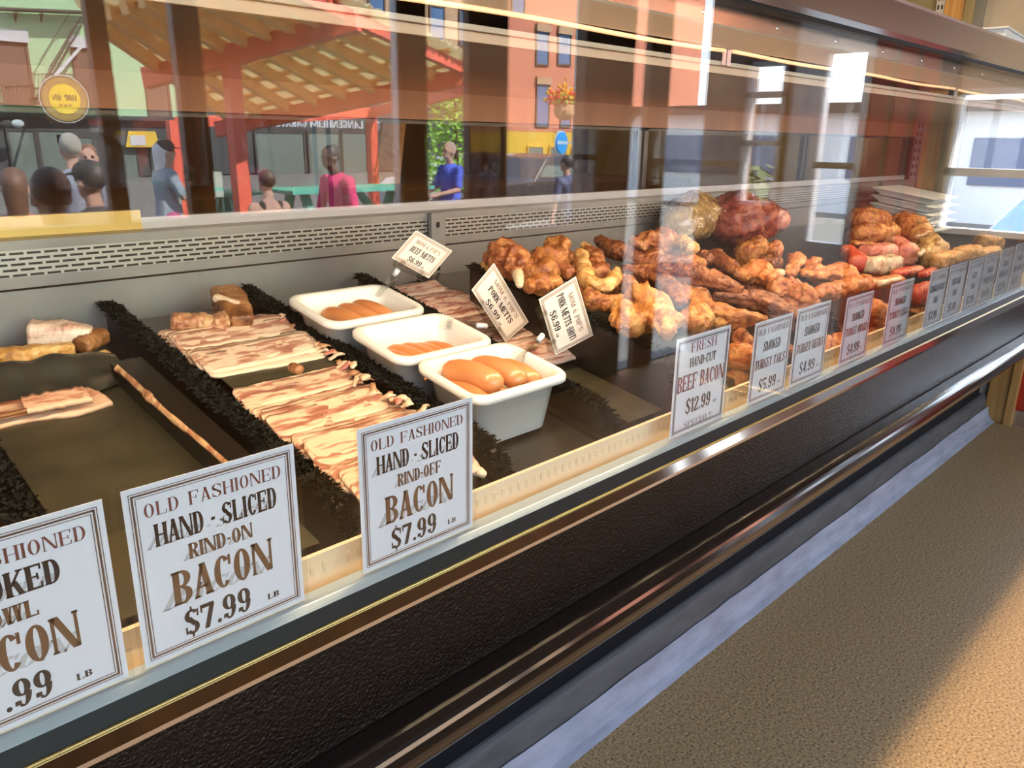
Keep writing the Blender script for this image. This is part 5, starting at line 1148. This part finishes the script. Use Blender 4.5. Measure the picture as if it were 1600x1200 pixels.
# the pavilion: red frame, amber rafters, translucent corrugated roof
A = street(366, 197, 12.0); Cc = street(727, 120, 9.0); L0 = street(180, 70, 9.0)
e1 = (L0-A); e2 = (Cc-A); nrm = e1.cross(e2).normalized()
if nrm.z < 0: nrm = -nrm
_a = street(428, -12, 6.0); _e = Vector((EYE.x, 2*YG-EYE.y, EYE.z)); _v = _a-_e; T4 = _e+_v*(nrm.dot(A-_e)/nrm.dot(_v))   # the fourth corner, in the roof's own plane
pav = thing('pavilion', tuple(street(360, 330, 12.0)), 'open pavilion with red timber frame and translucent corrugated roof across the pavement', 'pavilion')
def rp_(s, t, up=0.0): return (A*(1-s)+L0*s)*(1-t)+(Cc*(1-s)+T4*s)*t+nrm*up
rf = MB(); ns = 90
for k in range(ns+1):
    s = -0.10+1.25*k/ns; up = 0.22+0.03*math.sin(k*1.9)
    rf.v += [tuple(rp_(s, -0.05, up)), tuple(rp_(s, 1.06, up)), tuple(rp_(s, 1.06, up+0.012)), tuple(rp_(s, -0.05, up+0.012))]
for k in range(ns):
    for j in range(4): a = k*4+j; b = k*4+(j+1) % 4; rf.f.append((a, b, b+4, a+4))
rf.build('roof_sheet', 'clearroof', pav)
for k in range(9):
    t = k/8; MB().bar(rp_(-0.10, t, 0.10), rp_(1.12, t, 0.10), 0.07, 0.16, nrm).build('rafter', 'redpaint' if k in (8,) else 'rafter', pav)
for k in range(8):
    s = 0.02+k*0.15; MB().bar(rp_(s, -0.04, 0.19), rp_(s, 1.04, 0.19), 0.09, 0.04, nrm).build('purlin', 'rafter', pav)
for s in (0.0, 0.72): MB().bar(rp_(s, -0.08, 0.0), rp_(s, 1.06, 0.0), 0.12, 0.22, nrm).build('beam', 'redpaint', pav)
p_ = rp_(0, 0); MB().box(p_.x-0.09, p_.x+0.09, p_.y-0.09, p_.y+0.09, ZS, p_.z+0.05).build('post', 'redpaint', pav)
for (u, dep, zt) in ((582, 14.5, None), (274, 15.0, None)):
    p = street(u, 240, dep); zt = street(u, 172 if u > 400 else 188, dep).z; MB().box(p.x-0.085, p.x+0.085, p.y-0.085, p.y+0.085, ZS, zt).build('post', 'redpaint', pav)
a = street(582, 176, 14.5); b2 = street(274, 192, 15.0); MB().bar(a, b2, 0.1, 0.2).bar(a, street(727, 140, 11.0), 0.1, 0.2).build('beam', 'redpaint', pav)
p_ = rp_(0.72, 0.40); MB().box(p_.x-0.08, p_.x+0.08, p_.y-0.08, p_.y+0.08, ZS, p_.z+0.05).build('post', 'redpaint', pav)
# turquoise tables
def table(u0, u1, v, dep, lab):
    a = street(u0, v, dep); b = street(u1, v, dep); z = a.z
    r = thing('picnic_table', ((a.x+b.x)/2, a.y, ZS), lab, 'table', 'turquoise picnic tables under the pavilion')
    y = a.y
    tp_ = MB()
    for k in range(5): tp_.box(a.x, b.x, y-0.40+k*0.165, y-0.25+k*0.165, z-0.04, z)
    tp_.build('tabletop', 'turq', r)
    for s in (-1, 1):
        MB().box(a.x, b.x, y+s*0.62-0.13, y+s*0.62+0.13, ZS+0.42, ZS+0.46).build('bench', 'turq', r)
    for x in (a.x+0.3, b.x-0.3):
        for s in (-1, 1): MB().bar((x, y+s*0.75, ZS), (x, y+s*0.15, z-0.04), 0.09, 0.09, (1, 0, 0)).build('leg', 'turq', r)
        MB().bar((x, y-0.7, ZS+0.40), (x, y+0.7, ZS+0.40), 0.09, 0.05).build('stretcher', 'turq', r)
    MB().bar((a.x+0.3, y, ZS+0.40), ((a.x+b.x)/2-0.1, y, z-0.05), 0.08, 0.08).bar((b.x-0.3, y, ZS+0.40), ((a.x+b.x)/2+0.1, y, z-0.05), 0.08, 0.08).build('brace', 'turq', r)
table(322, 398, 300, 11.2, 'short turquoise picnic table behind the red pavilion post')
table(430, 650, 296, 9.0, 'long turquoise picnic table behind the person in the pink shirt')

# ------------------------------------------------------------------ people
def fuse(name, mb, m, parent, vox, smooth=2):
    o = mb.build(name, m, parent, smooth=True, loc=(0, 0, 0))
    r = o.modifiers.new('fuse', 'REMESH'); r.mode = 'VOXEL'; r.voxel_size = vox; r.use_smooth_shade = True
    s = o.modifiers.new('soften', 'SMOOTH'); s.factor = 0.5; s.iterations = smooth
    return o
def limb(mb, pts, rs):
    P = [Vector(p) for p in pts]
    for i in range(len(P)-1):
        Q = [P[i].lerp(P[i+1], k/6) for k in range(7)]; mb.tube(Q, [rs[i]+(rs[i+1]-rs[i])*k/6 for k in range(7)], 12)
    for p, r in zip(P, rs): mb.ball(p, r, 12, 8)
def person(loc, face, H, shirt, trousers, hair, label, skin=(0.50, 0.28, 0.19), arms=None, sit=False, lean=0.0, cap=None, sleeve=0.5, hairlen=0.0, tank=False, vox=0.012, glasses=False):
    """loc: where the feet stand; face: turn about Z (0 looks towards the shop); arms: two wrists in the body's frame, x right, y ahead, z up"""
    r = thing('person', loc, label, 'person'); k = H/1.75
    S = mat('skin', skin, 0.5); sh = mat('shirt_cloth', shirt, 0.8); tr_ = mat('trouser_cloth', trousers, 0.85); hr = mat('hair', hair, 0.6)
    v = lambda x, y, z: Vector((x*k, y*k, z*k))
    hip = 0.93; ly = lean
    if sit: hip = 0.50
    def L(x, y, z): return v(x, y+ly*(z-hip), z)      # lean ahead from the hips
    sho = hip+0.50
    b = MB()
    limb(b, [L(0, 0, hip+0.02), L(0, 0.01, hip+0.22), L(0, 0, hip+0.42)], [0.125*k, 0.115*k, 0.13*k])
    for s in (-1, 1):
        limb(b, [L(s*0.06, 0, hip+0.40), L(s*0.165, 0, sho-0.04)], [0.10*k, 0.062*k]); b.ball(L(s*0.07, 0, hip), 0.095*k)
    limb(b, [L(0, 0, sho-0.02), L(0, 0.02, sho+0.10)], [0.058*k, 0.052*k])
    hc = L(0, 0.03, sho+0.205)
    b.ball(hc+v(0, 0, 0.02), v(0.076, 0.095, 0.105), 18, 12); b.ball(hc+v(0, 0.025, -0.05), v(0.058, 0.065, 0.070), 14, 10)
    limb(b, [hc+v(0, 0.092, 0.005), hc+v(0, 0.112, -0.028)], [0.010*k, 0.015*k])
    for s in (-1, 1): b.ball(hc+v(s*0.079, -0.005, -0.01), v(0.012, 0.022, 0.033), 8, 6)
    limb(b, [hc+v(-0.022, 0.085, -0.068), hc+v(0.022, 0.085, -0.068)], [0.009*k, 0.009*k])
    arms = arms or [(-0.27, 0.05, 0.80), (0.27, 0.05, 0.80)]
    slv = MB()
    for s, wv in zip((-1, 1), arms):
        a = L(s*0.185, 0, sho-0.045); wr = v(*wv); d = wr-a; ln = d.length; mid = (a+wr)/2
        reach = 0.56*k; bend = math.sqrt(max(0.0, (reach/2)**2-(ln/2)**2)); el = mid+Vector((s*0.5, -0.6, -0.62)).normalized()*bend
        limb(b, [a, el, wr], [0.050*k, 0.039*k, 0.027*k])
        hd = (wr-el).normalized(); sd = hd.cross(Vector((0, 0, 1))); sd = sd.normalized() if sd.length > 0.1 else Vector((0, 1, 0))
        limb(b, [wr, wr+hd*0.085*k], [0.028*k, 0.034*k])
        for f, (o_, l_) in enumerate(((-0.030, 0.066), (-0.010, 0.078), (0.010, 0.073), (0.030, 0.056))):
            p0 = wr+hd*0.085*k+sd*o_*k; p1 = p0+hd*l_*0.55*k; p2 = p1+(hd*0.75+Vector((0, 0, -0.6))).normalized()*l_*0.5*k
            limb(b, [p0, p1, p2], [0.0105*k, 0.010*k, 0.0085*k])
        t0 = wr+hd*0.03*k+sd*0.032*k*(-s); limb(b, [t0, t0+(hd*0.6+sd*(-s)*0.8).normalized()*0.035*k, t0+(hd*0.9+sd*(-s)*0.5).normalized()*0.065*k], [0.013*k, 0.012*k, 0.010*k])
        q = a.lerp(el, min(1, sleeve*1.6)) if sleeve < 0.62 else None
        if not tank:
            limb(slv, [a, q], [0.062*k, 0.058*k]) if q is not None else limb(slv, [a, el, el.lerp(wr, 0.9)], [0.062*k, 0.052*k, 0.040*k])
    lg = MB()
    for s in (-1, 1):
        if sit: J = [v(s*0.09, 0.02, hip), v(s*0.11, 0.44, hip+0.0), v(s*0.11, 0.46, 0.08)]
        else: J = [v(s*0.09, 0.0, hip-0.02), v(s*0.10, 0.02, 0.50), v(s*0.105, -0.02, 0.09)]
        limb(b, J, [0.085*k, 0.056*k, 0.038*k]); limb(b, [J[2], J[2]+v(s*0.015, 0.09, -0.045), J[2]+v(s*0.02, 0.17, -0.060)], [0.040*k, 0.040*k, 0.028*k])
        limb(lg, [J[0]+v(0, 0, .02), J[1], J[2].lerp(J[1], 0.12)], [0.100*k, 0.072*k, 0.062*k])
        f = MB(); f.ball(J[2]+v(s*0.012, 0.06, -0.045), v(0.050, 0.145, 0.046), 12, 8); f.build('shoe', 'shopdark', r, smooth=True, loc=(0, 0, 0))
    lg.ball(L(0, 0, hip), v(0.155, 0.125, 0.13), 14, 10)
    fuse('body', b, S, r, vox); fuse('trousers', lg, tr_, r, vox*1.3)
    st_ = MB()
    limb(st_, [L(0, 0, hip-0.04), L(0, 0.01, hip+0.22), L(0, 0, hip+(0.34 if tank else 0.42))], [0.148*k, 0.138*k, 0.145*k])
    for s in (-1, 1):
        if tank: limb(st_, [L(s*0.05, -0.05, hip+0.34), L(s*0.10, -0.04, sho+0.0), L(s*0.09, 0.07, hip+0.36)], [0.06*k, 0.035*k, 0.06*k])
        else: limb(st_, [L(s*0.06, 0, hip+0.40), L(s*0.175, 0, sho-0.04)], [0.115*k, 0.074*k])
    st_.v += []; o_ = len(st_.v); st_.v += slv.v; st_.f += [tuple(i+o_ for i in f) for f in slv.f]
    fuse('shirt', st_, sh, r, vox*1.2)
    hm = MB(); hm.ball(hc+v(0, -0.018, 0.040), v(0.085, 0.100, 0.098), 18, 12)
    if hairlen: limb(hm, [hc+v(0, -0.06, 0.03), hc+v(0, -0.075, -0.06-hairlen)], [0.080*k, 0.055*k])
    if hair is not None and not (cap and hairlen == 0 and False): fuse('hair', hm, hr, r, vox, 3)
    for s in (-1, 1): MB().ball(hc+v(s*0.030, 0.088, 0.012), 0.0125*k, 8, 6).build('eye', 'gasket', r, smooth=True, loc=(0, 0, 0))
    if cap:
        cm = mat('cap_cloth', cap, 0.8); ch = MB(); ch.ball(hc+v(0, 0.0, 0.062), v(0.094, 0.108, 0.082), 18, 12)
        ch.hexa([hc+v(-0.07, 0.07, 0.055), hc+v(0.07, 0.07, 0.055), hc+v(0.05, 0.19, 0.040), hc+v(-0.05, 0.19, 0.040)], [hc+v(-0.07, 0.07, 0.064), hc+v(0.07, 0.07, 0.064), hc+v(0.05, 0.19, 0.047), hc+v(-0.05, 0.19, 0.047)])
        ch.build('cap', cm, r, smooth=False, loc=(0, 0, 0))
    r.rotation_euler = (0, 0, face)
    return r
def stand(u, dep): p = street(u, 240, dep); return (p.x, p.y, ZS)
PI = math.pi
# faces +Y when face = 0; -PI/2 looks along +X, PI looks away from the shop
pc = stand(254, 9.0)
person(pc, -PI/2, 1.74, (0.26, 0.34, 0.40), (0.30, 0.05, 0.15), (0.75, 0.75, 0.76), 'person in blue-grey shirt and dark cap, in profile, holding a pale carton', arms=[(-0.12, 0.38, 1.16), (0.12, 0.38, 1.16)], cap=(0.05, 0.05, 0.055), hairlen=0.10, skin=(0.5, 0.3, 0.2))
cb_ = (pc[0]+0.50, pc[1], ZS+1.16)
bxs = thing('carton', cb_, 'pale white and green carton held by the person in the dark cap', 'carton')
MB().box(cb_[0]-0.07, cb_[0]+0.10, cb_[1]-0.11, cb_[1]+0.11, cb_[2]-0.02, cb_[2]+0.26).build('box', mat('pale_carton', (0.70, 0.74, 0.62), 0.7), bxs); MB().box(cb_[0]-0.071, cb_[0]+0.101, cb_[1]-0.111, cb_[1]+0.111, cb_[2]+0.05, cb_[2]+0.09).build('stripe', mat('carton_green', (0.20, 0.60, 0.45), 0.7), bxs)
person(stand(112, 7.6), PI+0.1, 1.80, (0.20, 0.22, 0.28), (0.05, 0.05, 0.07), (0.34, 0.32, 0.27), 'grey haired person in dull blue shirt seen from behind', skin=(0.52, 0.30, 0.22))
person(stand(138, 8.6), 0.3, 1.70, (0.55, 0.30, 0.24), (0.08, 0.06, 0.06), (0.14, 0.07, 0.04), 'person with brown hair partly hidden by the grey haired person', skin=(0.62, 0.36, 0.27), hairlen=0.18)
person(stand(536, 7.4), PI/2-0.15, 1.72, (0.62, 0.03, 0.14), (0.03, 0.04, 0.06), (0.02, 0.016, 0.014), 'person in a loose bright pink shirt leaning forward by the turquoise table', lean=0.22, arms=[(-0.22, 0.30, 0.95), (0.22, 0.30, 0.95)], sleeve=0.7, skin=(0.10, 0.05, 0.035))
person(stand(704, 8.6), PI/2, 1.76, (0.05, 0.09, 0.50), (0.04, 0.05, 0.09), (0.40, 0.28, 0.22), 'bald person in a blue shirt, in profile by the young tree', arms=[(-0.16, 0.36, 1.08), (0.16, 0.36, 1.08)], skin=(0.52, 0.30, 0.22))
person(stand(888, 7.2), PI, 1.62, (0.05, 0.07, 0.14), (0.04, 0.04, 0.05), (0.05, 0.04, 0.04), 'person with dark hair seen from behind below the blue round sign', skin=(0.4, 0.22, 0.16))
person(stand(415, 6.6), PI, 1.52, (0.012, 0.012, 0.014), (0.04, 0.05, 0.07), (0.06, 0.035, 0.02), 'person in a black strappy top seen from behind before the turquoise table', tank=True, skin=(0.55, 0.32, 0.23))
person(stand(72, 3.9), PI, 1.66, (0.03, 0.05, 0.09), (0.03, 0.03, 0.04), (0.05, 0.035, 0.025), 'dark haired person in navy standing close outside the shop', skin=(0.42, 0.24, 0.17))
person(stand(140, 5.3), PI-0.4, 1.64, (0.03, 0.03, 0.035), (0.03, 0.03, 0.04), (0.04, 0.03, 0.025), 'person in black with a dark cap standing close outside the shop', cap=(0.02, 0.02, 0.02), skin=(0.42, 0.24, 0.17))
person(stand(14, 5.6), PI+0.3, 1.60, (0.35, 0.16, 0.14), (0.03, 0.03, 0.04), (0.10, 0.05, 0.03), 'person in dull pink at the far left outside the shop', hairlen=0.2, skin=(0.5, 0.3, 0.22))

# ------------------------------------------------------------------ cars
def car(x, y, rz, paint, label, H=1.5, L=4.4, van=False):
    r = thing('car', (x, y, ZS), label, 'car'); pm = mat('car_paint', paint, 0.25, coat=0.5)
    W = 0.88
    pr = [(-L/2, 0.30), (-L/2, 0.72), (-L/2+0.25, 0.88), (-L*0.20, 0.95), (-L*0.08, H-0.08), (0.05*L, H), (L*0.30, H-0.04), (L*0.43, 0.98), (L/2, 0.92), (L/2, 0.32)]
    if van: pr = [(-L/2, 0.30), (-L/2, 0.80), (-L/2+0.6, 1.05), (-L*0.26, H-0.1), (-L*0.18, H), (L*0.48, H), (L/2, H-0.1), (L/2, 0.32)]
    n = len(pr); mb = MB()
    for s, f in ((-W, 0.92), (-W, 1), (W, 1), (W, 0.92)):
        pass
    mb.v = [(px, s*(W if z < 1.0 else W-0.16*(z-0.95)/(H-0.95)), z) for s in (-1, 1) for px, z in pr]
    mb.f = [(i, (i+1) % n, (i+1) % n+n, i+n) for i in range(n)]+[tuple(range(n))[::-1], tuple(range(n, 2*n))]
    mb.build('body', pm, r, loc=(0, 0, 0), bevel=0.05)
    gl = MB(); z0, z1 = 1.0, H-0.12
    for s in (-1, 1):
        y0, y1 = s*(W+0.004), s*(W-0.145)
        a, b_ = (-L*0.16, -L*0.06) if not van else (-L*0.25, -L*0.20); c_, d_ = (L*0.34, L*0.28) if not van else (L*0.45, L*0.45)
        gl.add([(a, y0, z0), (c_, y0, z0), (d_, y1+s*0.012, z1), (b_, y1+s*0.012, z1)], [(0, 1, 2, 3)])
    gl.build('side_glass', 'glassdark', r, loc=(0, 0, 0))
    for sx in (-1, 1):
        for s in (-1, 1):
            MB().tube([(sx*L*0.31, s*(W-0.2), 0.32), (sx*L*0.31, s*(W+0.02), 0.32)], 0.32, 20).build('wheel', 'gasket', r, loc=(0, 0, 0))
    MB().box(-L/2-0.02, -L/2+0.02, -0.7, 0.7, 0.55, 0.66).build('lamp_bar', 'lintel', r, loc=(0, 0, 0))
    r.rotation_euler = (0, 0, rz)
    return r
p = street(858, 285, 13.5); car(p.x-0.6, p.y, 0.0, (0.03, 0.03, 0.035), 'dark car parked before the yellow shopfront')
p = street(718, 300, 15.5); car(p.x+0.3, p.y, 0.0, (0.5, 0.5, 0.5), 'silver car behind the man in the blue shirt')
car(8.4, 0.95, PI/2, (0.22, 0.42, 0.80), 'light blue van parked outside the end wall window', 1.92, 4.8, True)
q = rect(196, 205, 250, 230, BD-0.4); yb = thing('shop_banner', (q[0], FY+0.3, q[2]), 'yellow banner with a white panel on the dark shopfront of the mint green building', 'banner')
MB().hexa([(q[0], FY+0.28, q[2]), (q[1], FY+0.28, q[2]), (q[1], FY+0.34, q[2]), (q[0], FY+0.34, q[2])], [(q[0]+0.2, FY+0.28, q[3]), (q[1]-0.15, FY+0.28, q[3]), (q[1]-0.15, FY+0.34, q[3]), (q[0]+0.2, FY+0.34, q[3])]).build('cloth', 'yellow', yb)
MB().box(q[0]*0.85+q[1]*0.15, q[0]*0.42+q[1]*0.58, FY+0.34, FY+0.37, q[2]+0.08, q[3]-0.18).build('panel', 'lintel', yb)
# white low buildings and trees seen through the end wall
lb = thing('low_building', (24, -4, ZS), 'low pale building with a dark roof seen through the end wall windows', 'building')
MB().box(22, 28, -16, 6, ZS, 2.0).build('wall', 'lintel', lb); MB().box(21.6, 28.4, -16.4, 6.4, 2.0, 2.25).build('roof', 'shutter', lb)
for k in range(6): MB().box(21.94, 22.0, -14+3*k, -12.4+3*k, 0.3, 1.4).build('window', 'bluewin', lb)
tb = thing('shrub', (10.5, -4.6, ZS), 'round green shrub outside the end wall door', 'shrub')
lf = MB(); rn = random.Random(4)
for i in range(900):
    d = Vector((rn.gauss(0, 1), rn.gauss(0, 1), rn.gauss(0, 1))).normalized()*rn.uniform(0.5, 0.8); p = Vector((10.5, -4.6, ZS+0.8))+d; s = d.orthogonal().normalized()*0.08
    q_ = d.cross(s).normalized()*0.08; lf.add([p-s, p+q_, p+s, p-q_], [(0, 1, 2, 3)])
lf.build('leaves', mat('shrub_green', (0.05, 0.07, 0.02), 0.8), tb)['kind'] = 'stuff'
MB().tube([(10.5, -4.6, ZS), (10.5, -4.6, ZS+0.8)], 0.06, 8).build('trunk', 'shutter', tb)
